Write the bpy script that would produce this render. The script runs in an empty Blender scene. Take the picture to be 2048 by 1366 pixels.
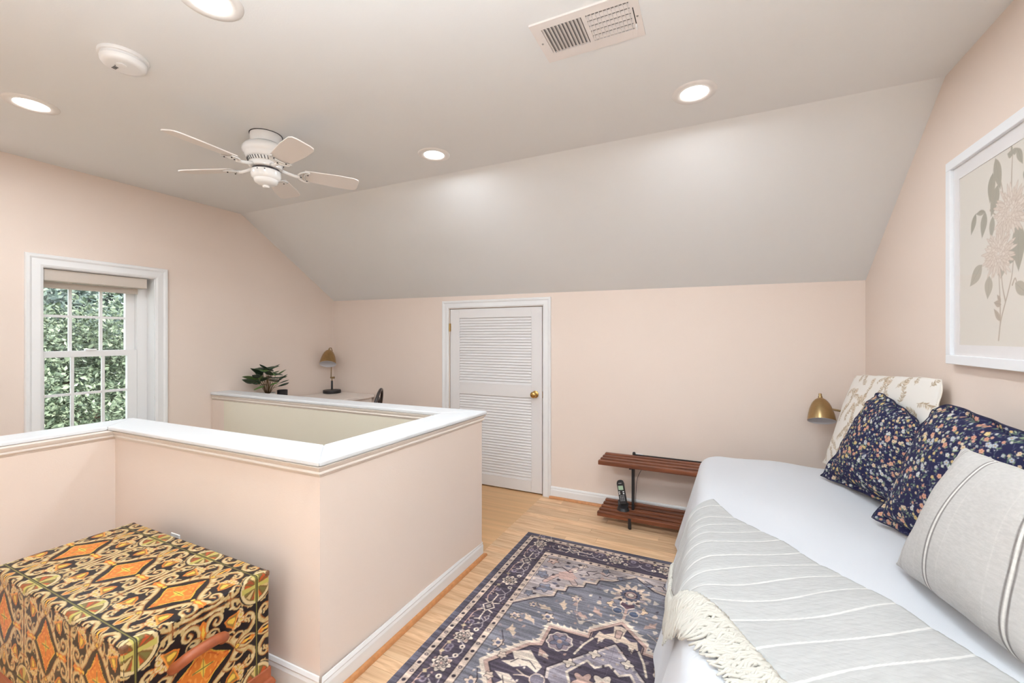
import bpy, bmesh, math, random
import numpy as np
from math import sin, cos, pi, radians
from mathutils import Vector

random.seed(7)
rng = np.random.default_rng(7)
SC = bpy.context.scene
COL = SC.collection

# ------------------------------------------------------------------ camera, world, sun, lights, exposure
cam_d = bpy.data.cameras.new('camera')
cam = bpy.data.objects.new('camera', cam_d)
COL.objects.link(cam)
cam.location = (0, 0, 1.38)
cam.rotation_euler = (radians(90), 0, radians(25.25))
cam_d.sensor_width = 36.0
cam_d.lens = 848.0 / 2048.0 * 36.0
cam_d.shift_y = -9.0 / 2048.0
cam_d.clip_start = 0.05
SC.camera = cam

W = bpy.data.worlds.new('sky')
SC.world = W
W.use_nodes = True
W.node_tree.nodes['Background'].inputs['Color'].default_value = (0.80, 0.90, 1.0, 1)
W.node_tree.nodes['Background'].inputs['Strength'].default_value = 1.6

def light(name, kind, loc, energy, color=(1, 1, 1), rot=(0, 0, 0), **kw):
    d = bpy.data.lights.new(name, kind)
    d.energy = energy
    d.color = color
    for k, v in kw.items():
        setattr(d, k, v)
    o = bpy.data.objects.new(name, d)
    o.location = loc
    o.rotation_euler = rot
    COL.objects.link(o)
    return o

sun = light('sun', 'SUN', (8, 4, 9), 4.5, (1.0, 0.96, 0.88), angle=0.02)
sun.rotation_euler = Vector((-0.75, -0.25, -0.62)).to_track_quat('-Z', 'Y').to_euler()

# fill light outside an unseen window, added in the wall behind the camera
WF = -1.9
for wx in (-0.35,):
    light('window_daylight', 'AREA', (wx, WF - 0.16, 1.5), 2, (0.775, 0.93, 1.03),
          (radians(90), 0, 0), shape='RECTANGLE', size=1.35, size_y=1.35)
# a bounced camera flash, then two unseen fill spots added to even the light
for name, loc, en, cone, tilt in (('bounce_flash', (-0.3, -0.55, 1.3), 135, 140, 0),
                                  ('bounce_flash', (0.1, 0.1, 1.5), 165, 95, 0),
                                  ('bounce_flash', (-3.55, -0.75, 1.4), 55, 104, 0)):
    fl = light(name, 'SPOT', loc, en, (0.775, 0.93, 1.03), (radians(180), radians(tilt), 0))
    fl.data.spot_size = radians(cone)
    fl.data.spot_blend = 0.6
    fl.data.shadow_soft_size = 0.12

DOWNLIGHT_W = 5.3
DIFFUSER = 9.0
SC.view_settings.view_transform = 'Standard'
SC.view_settings.look = 'None'
SC.view_settings.gamma = 1.0
SC.view_settings.use_curve_mapping = False
SC.view_settings.exposure = 0.78

# ------------------------------------------------------------------ helpers
OFF = {}   # world origin of every thing, so parts can be written in room coordinates
def lin(c):
    """sRGB 0-255 -> linear"""
    o = []
    for v in c[:3]:
        v = v / 255.0
        o.append(v / 12.92 if v <= 0.04045 else ((v + 0.055) / 1.055) ** 2.4)
    return tuple(o)

def mat(name, col, rough=0.5, metal=0.0, var=0.0, vscale=8.0, bump=0.0, bscale=60.0, stretch=None,
        coat=0.0, spec=0.5, sheen=0.0, col2=None):
    m = bpy.data.materials.new(name)
    m.use_nodes = True
    nt = m.node_tree
    b = nt.nodes['Principled BSDF']
    c = lin(col)
    b.inputs['Base Color'].default_value = (*c, 1)
    b.inputs['Roughness'].default_value = rough
    b.inputs['Metallic'].default_value = metal
    b.inputs['Specular IOR Level'].default_value = spec
    if coat:
        b.inputs['Coat Weight'].default_value = coat
        b.inputs['Coat Roughness'].default_value = 0.12
    if sheen:
        b.inputs['Sheen Weight'].default_value = sheen
    tc = nt.nodes.new('ShaderNodeTexCoord')
    mp = nt.nodes.new('ShaderNodeMapping')
    nt.links.new(tc.outputs['Object'], mp.inputs['Vector'])
    if stretch:
        mp.inputs['Scale'].default_value = stretch
    if var or col2:
        n = nt.nodes.new('ShaderNodeTexNoise')
        n.inputs['Scale'].default_value = vscale
        n.inputs['Detail'].default_value = 5
        nt.links.new(mp.outputs['Vector'], n.inputs['Vector'])
        r = nt.nodes.new('ShaderNodeValToRGB')
        r.color_ramp.elements[0].position = 0.3
        r.color_ramp.elements[1].position = 0.7
        c2 = lin(col2) if col2 else tuple(min(1, x * (1 + var)) for x in c)
        c1 = c if col2 else tuple(x * (1 - var) for x in c)
        r.color_ramp.elements[0].color = (*c1, 1)
        r.color_ramp.elements[1].color = (*c2, 1)
        nt.links.new(n.outputs['Fac'], r.inputs['Fac'])
        nt.links.new(r.outputs['Color'], b.inputs['Base Color'])
    if bump:
        n2 = nt.nodes.new('ShaderNodeTexNoise')
        n2.inputs['Scale'].default_value = bscale
        n2.inputs['Detail'].default_value = 4
        nt.links.new(mp.outputs['Vector'], n2.inputs['Vector'])
        bp = nt.nodes.new('ShaderNodeBump')
        bp.inputs['Strength'].default_value = bump
        bp.inputs['Distance'].default_value = 0.01
        nt.links.new(n2.outputs['Fac'], bp.inputs['Height'])
        nt.links.new(bp.outputs['Normal'], b.inputs['Normal'])
    return m

def attr_mat(name, rough=0.8, bump=0.0, bscale=300.0, coat=0.0, spec=0.3, wave=None):
    m = bpy.data.materials.new(name)
    m.use_nodes = True
    nt = m.node_tree
    b = nt.nodes['Principled BSDF']
    b.inputs['Roughness'].default_value = rough
    b.inputs['Specular IOR Level'].default_value = spec
    if coat:
        b.inputs['Coat Weight'].default_value = coat
        b.inputs['Coat Roughness'].default_value = 0.2
    a = nt.nodes.new('ShaderNodeAttribute')
    a.attribute_name = 'pattern'
    nt.links.new(a.outputs['Color'], b.inputs['Base Color'])
    if bump:
        tc = nt.nodes.new('ShaderNodeTexCoord')
        n2 = nt.nodes.new('ShaderNodeTexNoise')
        n2.inputs['Scale'].default_value = bscale
        nt.links.new(tc.outputs['Object'], n2.inputs['Vector'])
        bp = nt.nodes.new('ShaderNodeBump')
        bp.inputs['Strength'].default_value = bump
        bp.inputs['Distance'].default_value = 0.004
        nt.links.new(n2.outputs['Fac'], bp.inputs['Height'])
        nt.links.new(bp.outputs['Normal'], b.inputs['Normal'])
    return m

def glass_mat(name, refl=0.06):
    m = bpy.data.materials.new(name)
    m.use_nodes = True
    nt = m.node_tree
    nt.nodes.clear()
    out = nt.nodes.new('ShaderNodeOutputMaterial')
    mix = nt.nodes.new('ShaderNodeMixShader')
    lw = nt.nodes.new('ShaderNodeLayerWeight')
    lw.inputs['Blend'].default_value = 0.5
    pw = nt.nodes.new('ShaderNodeMath'); pw.operation = 'POWER'; pw.inputs[1].default_value = 5.0
    fr = nt.nodes.new('ShaderNodeMapRange'); fr.inputs['To Min'].default_value = refl * 0.5; fr.inputs['To Max'].default_value = 0.6
    nt.links.new(lw.outputs['Facing'], pw.inputs[0]); nt.links.new(pw.outputs[0], fr.inputs['Value'])
    tr = nt.nodes.new('ShaderNodeBsdfTransparent')
    gl = nt.nodes.new('ShaderNodeBsdfGlossy')
    gl.inputs['Roughness'].default_value = 0.01
    nt.links.new(fr.outputs[0], mix.inputs[0])
    nt.links.new(tr.outputs[0], mix.inputs[1])
    nt.links.new(gl.outputs[0], mix.inputs[2])
    nt.links.new(mix.outputs[0], out.inputs[0])
    return m

class G:
    """geometry collector: vertices and faces of one mesh"""
    def __init__(s):
        s.v, s.f = [], []
    def add(s, vs, fs):
        n = len(s.v)
        s.v += [tuple(p) for p in vs]
        s.f += [tuple(i + n for i in q) for q in fs]
        return s
    def box(s, x0, x1, y0, y1, z0, z1):
        return s.add([(x0, y0, z0), (x1, y0, z0), (x1, y1, z0), (x0, y1, z0), (x0, y0, z1), (x1, y0, z1), (x1, y1, z1), (x0, y1, z1)],
                     [(0, 3, 2, 1), (4, 5, 6, 7), (0, 1, 5, 4), (1, 2, 6, 5), (2, 3, 7, 6), (3, 0, 4, 7)])
    def prism(s, bot, top):
        n = len(bot)
        return s.add(list(bot) + list(top),
                     [tuple(range(n - 1, -1, -1)), tuple(range(n, 2 * n))] + [(i, (i + 1) % n, n + (i + 1) % n, n + i) for i in range(n)])
    def extr(s, poly, axis, a, b):
        """poly of 2-D points extruded along axis from a to b"""
        mk = {'x': lambda p, t: (t, p[0], p[1]), 'y': lambda p, t: (p[0], t, p[1]), 'z': lambda p, t: (p[0], p[1], t)}[axis]
        return s.prism([mk(p, a) for p in poly], [mk(p, b) for p in poly])
    def rings(s, rs, cap0=True, cap1=True, closed=True):
        n = len(rs[0])
        vs = [p for r in rs for p in r]
        fs = []
        for k in range(len(rs) - 1):
            for i in range(n if closed else n - 1):
                j = (i + 1) % n
                fs.append((k * n + i, k * n + j, (k + 1) * n + j, (k + 1) * n + i))
        if cap0: fs.append(tuple(range(n - 1, -1, -1)))
        if cap1: fs.append(tuple(range((len(rs) - 1) * n, len(rs) * n)))
        return s.add(vs, fs)
    def lathe(s, prof, c=(0, 0, 0), n=28, M=None, cap0=True, cap1=True):
        rs = []
        for r, z in prof:
            ring = []
            for i in range(n):
                a = 2 * pi * i / n
                p = Vector((r * cos(a), r * sin(a), z))
                if M is not None: p = M @ p
                ring.append((p.x + c[0], p.y + c[1], p.z + c[2]))
            rs.append(ring)
        return s.rings(rs, cap0, cap1)
    def tube(s, path, r, n=8, flat=None):
        P = [Vector(p) for p in path]
        R = r if isinstance(r, (list, tuple)) else [r] * len(P)
        rs = []
        up = Vector((0, 0, 1))
        prev = None
        for i, p in enumerate(P):
            t = (P[min(i + 1, len(P) - 1)] - P[max(i - 1, 0)]).normalized()
            if prev is None:
                a = up if abs(t.z) < 0.9 else Vector((1, 0, 0))
                u = t.cross(a).normalized()
            else:
                u = (prev - t * prev.dot(t)).normalized()
            prev = u
            w = t.cross(u)
            k = flat if flat else 1.0
            rs.append([tuple(p + u * (R[i] * cos(2 * pi * j / n)) + w * (R[i] * k * sin(2 * pi * j / n))) for j in range(n)])
        return s.rings(rs)

def obj(name, g, m, parent=None, smooth=False, bevel=0.0, auto=None, kind=None, label=None, colors=None):
    me = bpy.data.meshes.new(name)
    off = OFF.get(parent.name, (0, 0, 0)) if parent is not None else (0, 0, 0)
    v = g.v
    if off[0] or off[1] or off[2]:
        v = [(a - off[0], b - off[1], c - off[2]) for a, b, c in v]
    me.from_pydata(v, [], g.f)
    me.update()
    if m is not None: me.materials.append(m)
    if smooth:
        me.polygons.foreach_set('use_smooth', [True] * len(me.polygons))
        if auto:
            me.set_sharp_from_angle(angle=radians(auto))
    o = bpy.data.objects.new(name, me)
    COL.objects.link(o)
    if parent is not None:
        o.parent = parent
        OFF[o.name] = off
    if bevel:
        b = o.modifiers.new('bevel', 'BEVEL')
        b.width = bevel
        b.segments = 2
        b.limit_method = 'ANGLE'
    if kind: o['kind'] = kind
    if label: o['label'] = label
    return o

def tag(o, label, cat, group=None):
    o['label'] = label
    o['category'] = cat
    if group: o['group'] = group
    return o

def thing(name, label, cat, loc=(0, 0, 0), group=None):
    o = bpy.data.objects.new(name, None)
    o.empty_display_size = 0.05
    o.location = loc
    OFF[o.name] = tuple(loc)
    COL.objects.link(o)
    return tag(o, label, cat, group)

def struct(name, g, m, **kw):
    o = obj(name, g, m, **kw)
    if o.parent is None: o['kind'] = 'structure'
    return o

def dup(root, loc, label, rotz=0):
    r = root.copy(); COL.objects.link(r); r.location = loc; r['label'] = label
    r.rotation_euler[2] += rotz
    for ch in list(root.children):
        c = ch.copy(); COL.objects.link(c); c.parent = r
        for gch in list(ch.children):
            d = gch.copy(); COL.objects.link(d); d.parent = c
    return r

class Canvas:
    """flat print drawn with shapes into a colour array (sRGB 0..1)"""
    def __init__(s, w, h, res, bg, x0=0.0, y0=0.0):
        s.res, s.x0, s.y0 = res, x0, y0
        s.nx, s.ny = int(round(w / res)) + 1, int(round(h / res)) + 1
        s.a = np.empty((s.ny, s.nx, 3), np.float32)
        s.a[:] = np.array(bg, np.float32) / 255
        s.sym = [(1, 1, 0, 0)]
    def win(s, x0, x1, y0, y1):
        i0 = max(0, int((x0 - s.x0) / s.res) - 1); i1 = min(s.nx, int((x1 - s.x0) / s.res) + 3)
        j0 = max(0, int((y0 - s.y0) / s.res) - 1); j1 = min(s.ny, int((y1 - s.y0) / s.res) + 3)
        if i0 >= i1 or j0 >= j1: return None
        X = s.x0 + np.arange(i0, i1) * s.res
        Y = s.y0 + np.arange(j0, j1) * s.res
        return i0, i1, j0, j1, X[None, :], Y[:, None]
    def blend(s, w, d, col, alpha=1.0):
        i0, i1, j0, j1 = w[:4]
        al = np.clip(0.5 - d / s.res, 0, 1)[..., None] * alpha
        c = np.array(col, np.float32) / 255
        s.a[j0:j1, i0:i1] = s.a[j0:j1, i0:i1] * (1 - al) + c * al
    def each(s, pts):
        p = np.array(pts, float)
        for sx, sy, tx, ty in s.sym:
            yield p * np.array([sx, sy]) + np.array([tx, ty])
    @staticmethod
    def segd(X, Y, p, q):
        dx, dy = q[0] - p[0], q[1] - p[1]
        L = dx * dx + dy * dy + 1e-12
        t = np.clip(((X - p[0]) * dx + (Y - p[1]) * dy) / L, 0, 1)
        return np.hypot(X - p[0] - t * dx, Y - p[1] - t * dy), t
    def poly(s, pts, col, alpha=1.0, grow=0.0):
        for p in s.each(pts):
            w = s.win(p[:, 0].min() - grow, p[:, 0].max() + grow, p[:, 1].min() - grow, p[:, 1].max() + grow)
            if w is None: continue
            X, Y = w[4], w[5]
            D = np.full((Y.size, X.size), 1e9); ins = np.zeros(D.shape, bool)
            for k in range(len(p)):
                a, b = p[k], p[(k + 1) % len(p)]
                D = np.minimum(D, s.segd(X, Y, a, b)[0])
                if a[1] != b[1]:
                    c = ((a[1] > Y) != (b[1] > Y)) & (X < (b[0] - a[0]) * (Y - a[1]) / (b[1] - a[1]) + a[0])
                    ins ^= c
            s.blend(w, np.where(ins, -D, D) - grow, col, alpha)
    def stroke(s, pts, wd, col, alpha=1.0, wd1=None):
        for p in s.each(pts):
            m = max(wd, wd1 or 0)
            w = s.win(p[:, 0].min() - m, p[:, 0].max() + m, p[:, 1].min() - m, p[:, 1].max() + m)
            if w is None: continue
            X, Y = w[4], w[5]
            D = np.full((Y.size, X.size), 1e9)
            n = len(p) - 1
            for k in range(n):
                d, t = s.segd(X, Y, p[k], p[k + 1])
                ww = wd if wd1 is None else wd + (wd1 - wd) * (k + t) / n
                D = np.minimum(D, d - ww / 2)
            s.blend(w, D, col, alpha)
    def disc(s, c, r, col, alpha=1.0, ry=None, rot=0.0):
        ry = ry or r
        for p in s.each([c]):
            m = max(r, ry)
            w = s.win(p[0, 0] - m, p[0, 0] + m, p[0, 1] - m, p[0, 1] + m)
            if w is None: continue
            dx, dy = w[4] - p[0, 0], w[5] - p[0, 1]
            cr, sr = cos(rot), sin(rot)
            u, v = dx * cr + dy * sr, -dx * sr + dy * cr
            s.blend(w, (np.hypot(u / r, v / ry) - 1) * min(r, ry), col, alpha)
    def ring(s, c, r, wd, col, alpha=1.0, lobes=0, amp=0.0, fill=None):
        for p in s.each([c]):
            m = r * (1 + amp) + wd
            w = s.win(p[0, 0] - m, p[0, 0] + m, p[0, 1] - m, p[0, 1] + m)
            if w is None: continue
            dx, dy = w[4] - p[0, 0], w[5] - p[0, 1]
            rr = r * (1 + amp * np.cos(lobes * np.arctan2(dy, dx))) if lobes else r
            d = np.hypot(dx, dy) - rr
            if fill is not None: s.blend(w, d, fill, alpha)
            if wd: s.blend(w, np.abs(d) - wd / 2, col, alpha)
    def linear(s):
        a = np.clip(s.a, 0, 1)
        return np.where(a <= 0.04045, a / 12.92, ((a + 0.055) / 1.055) ** 2.4).astype(np.float32)

def vnoise(ny, nx, cy, cx, seed=0):
    """smooth value noise on a grid, cells cy x cx"""
    r = np.random.default_rng(seed)
    g = r.random((int(ny / cy) + 3, int(nx / cx) + 3))
    y = np.arange(ny) / cy; x = np.arange(nx) / cx
    iy = y.astype(int); ix = x.astype(int)
    fy = (y - iy)[:, None]; fx = (x - ix)[None, :]
    fy = fy * fy * (3 - 2 * fy); fx = fx * fx * (3 - 2 * fx)
    return (g[iy][:, ix] * (1 - fy) * (1 - fx) + g[iy + 1][:, ix] * fy * (1 - fx)
            + g[iy][:, ix + 1] * (1 - fy) * fx + g[iy + 1][:, ix + 1] * fy * fx)

def grid_obj(name, P, colors, m, parent=None, smooth=True, extra=None, extra_col=(0.5, 0.5, 0.5)):
    """P: (ny,nx,3) points, colors: (ny,nx,3) linear, extra: G of plain-coloured faces (skirt, back)"""
    ny, nx = P.shape[:2]
    V = P.reshape(-1, 3).astype(np.float32)
    idx = np.arange(ny * nx, dtype=np.int32).reshape(ny, nx)
    F = np.stack([idx[:-1, :-1], idx[:-1, 1:], idx[1:, 1:], idx[1:, :-1]], -1).reshape(-1, 4)
    C = np.ones((ny * nx, 4), np.float32); C[:, :3] = colors.reshape(-1, 3)
    if extra is not None and extra.v:
        ev = np.array(extra.v, np.float32)
        ef = np.array(extra.f, np.int32) + len(V)
        V = np.vstack([V, ev]); F = np.vstack([F, ef])
        ec = np.ones((len(ev), 4), np.float32); ec[:, :3] = extra_col
        C = np.vstack([C, ec])
    off = OFF.get(parent.name, (0, 0, 0)) if parent is not None else (0, 0, 0)
    V = V - np.array(off, np.float32)
    me = bpy.data.meshes.new(name)
    me.vertices.add(len(V)); me.vertices.foreach_set('co', V.ravel())
    me.loops.add(F.size); me.loops.foreach_set('vertex_index', F.ravel())
    me.polygons.add(len(F)); me.polygons.foreach_set('loop_start', np.arange(0, F.size, 4, dtype=np.int32))
    me.polygons.foreach_set('loop_total', np.full(len(F), 4, np.int32))
    if smooth: me.polygons.foreach_set('use_smooth', np.ones(len(F), bool))
    me.update(calc_edges=True)
    at = me.attributes.new('pattern', 'FLOAT_COLOR', 'POINT')
    at.data.foreach_set('color', C.ravel())
    me.materials.append(m)
    o = bpy.data.objects.new(name, me)
    COL.objects.link(o)
    if parent is not None:
        o.parent = parent; OFF[o.name] = off
    return o
# ------------------------------------------------------------------ materials
M_wall = mat('peach_wall_paint', (239, 221, 208), 0.75, bump=0.05, bscale=180, spec=0.3)
M_cream = mat('cream_wall_paint', (234, 225, 206), 0.75, bump=0.05, bscale=180, spec=0.3)
M_ceil = mat('white_ceiling_paint', (238, 236, 234), 0.85, bump=0.04, bscale=160, spec=0.2)
M_trim = mat('white_trim_paint', (240, 238, 237), 0.35, spec=0.5)
M_cap = mat('white_painted_cap', (229, 229, 230), 0.38, bump=0.12, bscale=30, stretch=(1, 1, 1))
M_mold = mat('cream_trim_paint', (236, 223, 212), 0.45)
M_door = mat('white_door_paint', (234, 229, 227), 0.4)
M_brass = mat('polished_brass', (196, 160, 98), 0.2, metal=1.0)
M_abrass = mat('brushed_brass', (168, 142, 102), 0.33, metal=1.0, var=0.08, vscale=40, stretch=(1, 1, 0.05))
M_black = mat('black_metal', (34, 32, 34), 0.45, spec=0.5)
M_white = mat('white_plastic', (243, 240, 238), 0.35)
M_shoe = mat('oak_shoe_molding', (206, 142, 92), 0.4, var=0.12, vscale=12, stretch=(4, 4, 4))
M_glass = glass_mat('clear_glass')
M_sub = mat('subfloor', (180, 140, 100), 0.8)
M_dark = mat('dark_gap', (45, 40, 38), 0.8)

XL, XR, YB, YC, ZC = -3.833, 0.8965, 3.448, 2.413, 2.487
KR, KL = 1.745, 1.783          # knee wall height at its right and left end
TH = 0.16

# ------------------------------------------------------------------ room shell
# floor: slab with the stair opening left out, planks laid on the part in view
g = G()
g.box(XL, -1.33, WF, 1.3, -0.15, -0.0005)
g.box(XL, -1.33, 2.17, YB + .16, -0.15, -0.0005)
g.box(-1.33, XR, WF, 0.9, -0.15, -0.0005)
g.box(-1.33, XR, 0.9, YB + .16, -0.15, -0.013)
floor = struct('floor', g, mat('laminate_floor', (222, 176, 128), 0.42, var=0.1, vscale=3, stretch=(0.4, 9, 1)))

def wood_mat(name, c1, c2, rough=0.38):
    m = bpy.data.materials.new(name); m.use_nodes = True
    nt = m.node_tree; b = nt.nodes['Principled BSDF']
    b.inputs['Roughness'].default_value = rough
    b.inputs['Specular IOR Level'].default_value = 0.35
    tc = nt.nodes.new('ShaderNodeTexCoord'); oi = nt.nodes.new('ShaderNodeObjectInfo')
    ad = nt.nodes.new('ShaderNodeVectorMath'); ad.operation = 'ADD'
    sc = nt.nodes.new('ShaderNodeVectorMath'); sc.operation = 'SCALE'
    sc.inputs['Scale'].default_value = 37.0
    cb = nt.nodes.new('ShaderNodeCombineXYZ')
    nt.links.new(oi.outputs['Random'], cb.inputs[0]); nt.links.new(oi.outputs['Random'], cb.inputs[1])
    nt.links.new(cb.outputs[0], sc.inputs[0])
    nt.links.new(tc.outputs['Object'], ad.inputs[0]); nt.links.new(sc.outputs[0], ad.inputs[1])
    mp = nt.nodes.new('ShaderNodeMapping'); mp.inputs['Scale'].default_value = (2.2, 34, 20)
    nt.links.new(ad.outputs[0], mp.inputs['Vector'])
    n = nt.nodes.new('ShaderNodeTexNoise'); n.inputs['Scale'].default_value = 1.6; n.inputs['Detail'].default_value = 6
    n.inputs['Distortion'].default_value = 0.8
    nt.links.new(mp.outputs[0], n.inputs['Vector'])
    r = nt.nodes.new('ShaderNodeValToRGB')
    r.color_ramp.elements[0].position = 0.28; r.color_ramp.elements[1].position = 0.62
    r.color_ramp.elements[0].color = (*lin(c1), 1); r.color_ramp.elements[1].color = (*lin(c2), 1)
    nt.links.new(n.outputs['Fac'], r.inputs['Fac'])
    hs = nt.nodes.new('ShaderNodeHueSaturation')
    mr = nt.nodes.new('ShaderNodeMapRange')
    mr.inputs['To Min'].default_value = 0.86; mr.inputs['To Max'].default_value = 1.1
    nt.links.new(oi.outputs['Random'], mr.inputs['Value']); nt.links.new(mr.outputs[0], hs.inputs['Value'])
    nt.links.new(r.outputs['Color'], hs.inputs['Color'])
    nt.links.new(hs.outputs['Color'], b.inputs['Base Color'])
    return m
M_plank = wood_mat('laminate_plank', (208, 160, 118), (240, 202, 162))
plank_meshes = []
PW = 0.066
for L in (0.45, 0.62, 0.8, 1.0):
    gp = G(); gp.box(0, L - 0.0012, 0, PW - 0.0012, -0.0125, 0)
    me = bpy.data.meshes.new('plank'); me.from_pydata(gp.v, [], gp.f); me.materials.append(M_plank)
    plank_meshes.append((L, me))
def plank(me, x, y, sx=1.0):
    o = bpy.data.objects.new('plank', me); COL.objects.link(o)
    o.parent = floor; o.location = (x, y, 0); o.scale = (sx, 1, 1)
y = 0.9
row = 0
while y < YB - 0.01:
    first = [0.3, 0.55, 0.2, 0.42, 0.62][row % 5]
    x0 = -1.33
    plank(plank_meshes[0][1], x0, y, first / 0.45); x0 += first
    while x0 < XR - 0.002:
        L, me = plank_meshes[random.randrange(4)]
        s = min(1.0, (XR - x0) / L)
        plank(me, x0, y, s); x0 += L
    y += PW; row += 1

# walls
prof = [(WF, 0), (YB, 0), (YB, KL), (YC, ZC), (WF, ZC)]
g = G()
WY0, WY1, WZ0, WZ1 = 1.163, 1.754, 0.66, 1.82        # window opening
def sx(poly): g.extr(poly, 'x', XL - TH, XL)
sx([(WF, -0.15), (WY0, -0.15), (WY0, ZC + 0.1), (WF, ZC + 0.1)])
sx([(WY0, -1.5), (WY1, -1.5), (WY1, WZ0), (WY0, WZ0)])
sx([(WY0, WZ1), (WY1, WZ1), (WY1, ZC + 0.1), (WY0, ZC + 0.1)])
sx([(WY1, -1.5), (YB + 0.1, -1.5), (YB + 0.1, KL - 0.02), (YB, KL + 0.03), (YC, ZC + 0.03), (YC, ZC + 0.1), (WY1, ZC + 0.1)])
struct('wall_left', g, M_wall)
g = G()
g.extr([(WF, -0.15), (YB + 0.1, -0.15), (YB + 0.1, KR), (YB, KR + 0.03), (YC, ZC + 0.03), (WF, ZC + 0.03)], 'x', XR, XR + TH)
struct('wall_right', g, M_wall)
DX0, DX1, DZ = -2.289, -1.335, 1.646                 # door leaf
g = G()
def ktop(x): return KR + (KL - KR) * (XR - x) / (XR - XL)
def bw(x0, x1, z0, z1a, z1b): g.prism([(x0, YB, z0), (x1, YB, z0), (x1, YB + 0.1, z0), (x0, YB + 0.1, z0)], [(x0, YB, z1a), (x1, YB, z1b), (x1, YB + 0.1, z1b), (x0, YB + 0.1, z1a)])
bw(XL, DX0 - 0.004, -0.15, ktop(XL) + .02, ktop(DX0) + .02)
bw(DX0 - 0.004, DX1 + 0.004, DZ + 0.004, ktop(DX0) + .02, ktop(DX1) + .02)
bw(DX1 + 0.004, XR, -0.15, ktop(DX1) + .02, ktop(XR) + .02)
struct('wall_back', g, M_wall)
g = G()
FILL_WIN = [(-1.0, 0.3)]  # opening added behind the camera to let fill light in
xs = [XL - TH, FILL_WIN[0][0], FILL_WIN[0][1], XR + TH]
for i in range(3):
    if i % 2 == 0: g.box(xs[i], xs[i + 1], WF - 0.12, WF, -0.15, ZC + 0.1)
    else:
        g.box(xs[i], xs[i + 1], WF - 0.12, WF, -0.15, 0.85)
        g.box(xs[i], xs[i + 1], WF - 0.12, WF, 2.15, ZC + 0.1)
struct('wall_front', g, M_wall)
for k, (a, b) in enumerate(FILL_WIN):
    g = G()
    for q in ((a, a + .06, .85, 2.15), (b - .06, b, .85, 2.15), (a + .06, b - .06, .85, .91), (a + .06, b - .06, 2.09, 2.15), ((a + b) / 2 - .02, (a + b) / 2 + .02, .91, 2.09)):
        g.box(q[0], q[1], WF - 0.1, WF - 0.04, q[2], q[3])
    w = struct('window_%d' % (k + 2), g, M_trim)  # unseen window, added as a source of fill
    g = G(); g.box(a + .06, b - .06, WF - .072, WF - .068, .91, 2.09)
    obj('pane', g, M_glass, w)
# ceiling: flat part and the slope down to the knee wall
g = G()
g.box(XL - TH, XR + TH, WF - 0.12, YC, ZC, ZC + 0.1)
a = [(XL - TH, YC, ZC), (XR + TH, YC, ZC), (XR + TH, YB, KR), (XL - TH, YB, KL)]
b = [(p[0], p[1] + 0.03, p[2] + 0.1) for p in a]
g.prism(a, b)
a2 = [(XL - TH, YB, KL), (XR + TH, YB, KR), (XR + TH, YB + .15, KR - .1), (XL - TH, YB + .15, KL - .1)]
g.prism(a2, [(p[0], p[1] + 0.03, p[2] + 0.1) for p in a2])
struct('ceiling', g, M_ceil)

# ------------------------------------------------------------------ half walls round the stair opening
ZCAP = 0.914
# outer / inner corners of the wide white cap (not quite square, as in the photograph)
co_n, co_f = (-1.325, 1.123), (-1.281, 2.348)
ci_n, ci_f = (-1.523, 1.316), (-1.507, 2.175)
cl_o, cl_i = (-2.850, 1.099), (-3.034, 1.283)
bk_l0, bk_l1 = (XL, 2.150), (XL, 2.315)
def cap(name, poly, zt=ZCAP, th=0.021):
    g = G(); g.prism([(x, y, zt - th) for x, y in poly], [(x, y, zt) for x, y in poly])
    return struct(name, g, M_cap, bevel=0.006)
t1 = cap('trim_1', [cl_o, co_n, ci_n, cl_i])                    # front cap
t2 = cap('trim_2', [co_n, co_f, ci_f, ci_n])                    # right cap
t3 = cap('trim_3', [ci_f, co_f, (-2.38, 2.305), bk_l1, bk_l0])   # back cap
t4 = cap('trim_4', [cl_i, (-3.03, WF + 0.01), (-2.86, WF + 0.01), cl_o])   # left cap
# cove and bead under the cap
def mold(parent, a, b, out):
    """strip along a->b, stepping out to the side 'out' """
    a, b = Vector((a[0], a[1], 0)), Vector((b[0], b[1], 0))
    n = Vector((out[0], out[1], 0))
    d = (b - a).normalized()
    pf = [(0.0, ZCAP - .0225), (.020, ZCAP - .0225), (.017, ZCAP - .030), (.009, ZCAP - .041), (.007, ZCAP - .043), (.012, ZCAP - .046),
          (.013, ZCAP - .050), (.011, ZCAP - .054), (.004, ZCAP - .057), (.003, ZCAP - .064), (0.0, ZCAP - .066)]
    r0 = [tuple(a + n * p + Vector((0, 0, z)) - d * p * 0.98) for p, z in pf]
    r1 = [tuple(b + n * p + Vector((0, 0, z)) + d * p * 0.98) for p, z in pf]
    g = G(); g.rings([r0, r1])
    return obj('bed_molding', g, M_mold, parent, smooth=True, auto=50)
def moldi(parent, a, b, out):
    a, b = Vector((a[0], a[1], 0)), Vector((b[0], b[1], 0))
    n = Vector((out[0], out[1], 0)); d = (b - a).normalized()
    pf = [(0.0, ZCAP - .0225), (.020, ZCAP - .0225), (.017, ZCAP - .030), (.009, ZCAP - .041), (.007, ZCAP - .043), (.012, ZCAP - .046),
          (.013, ZCAP - .050), (.011, ZCAP - .054), (.004, ZCAP - .057), (.003, ZCAP - .064), (0.0, ZCAP - .066)]
    r0 = [tuple(a + n * p + Vector((0, 0, z)) + d * p * 0.98) for p, z in pf]
    r1 = [tuple(b + n * p + Vector((0, 0, z)) - d * p * 0.98) for p, z in pf]
    g = G(); g.rings([r0, r1])
    return obj('bed_molding', g, M_mold, parent, smooth=True, auto=50)
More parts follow.
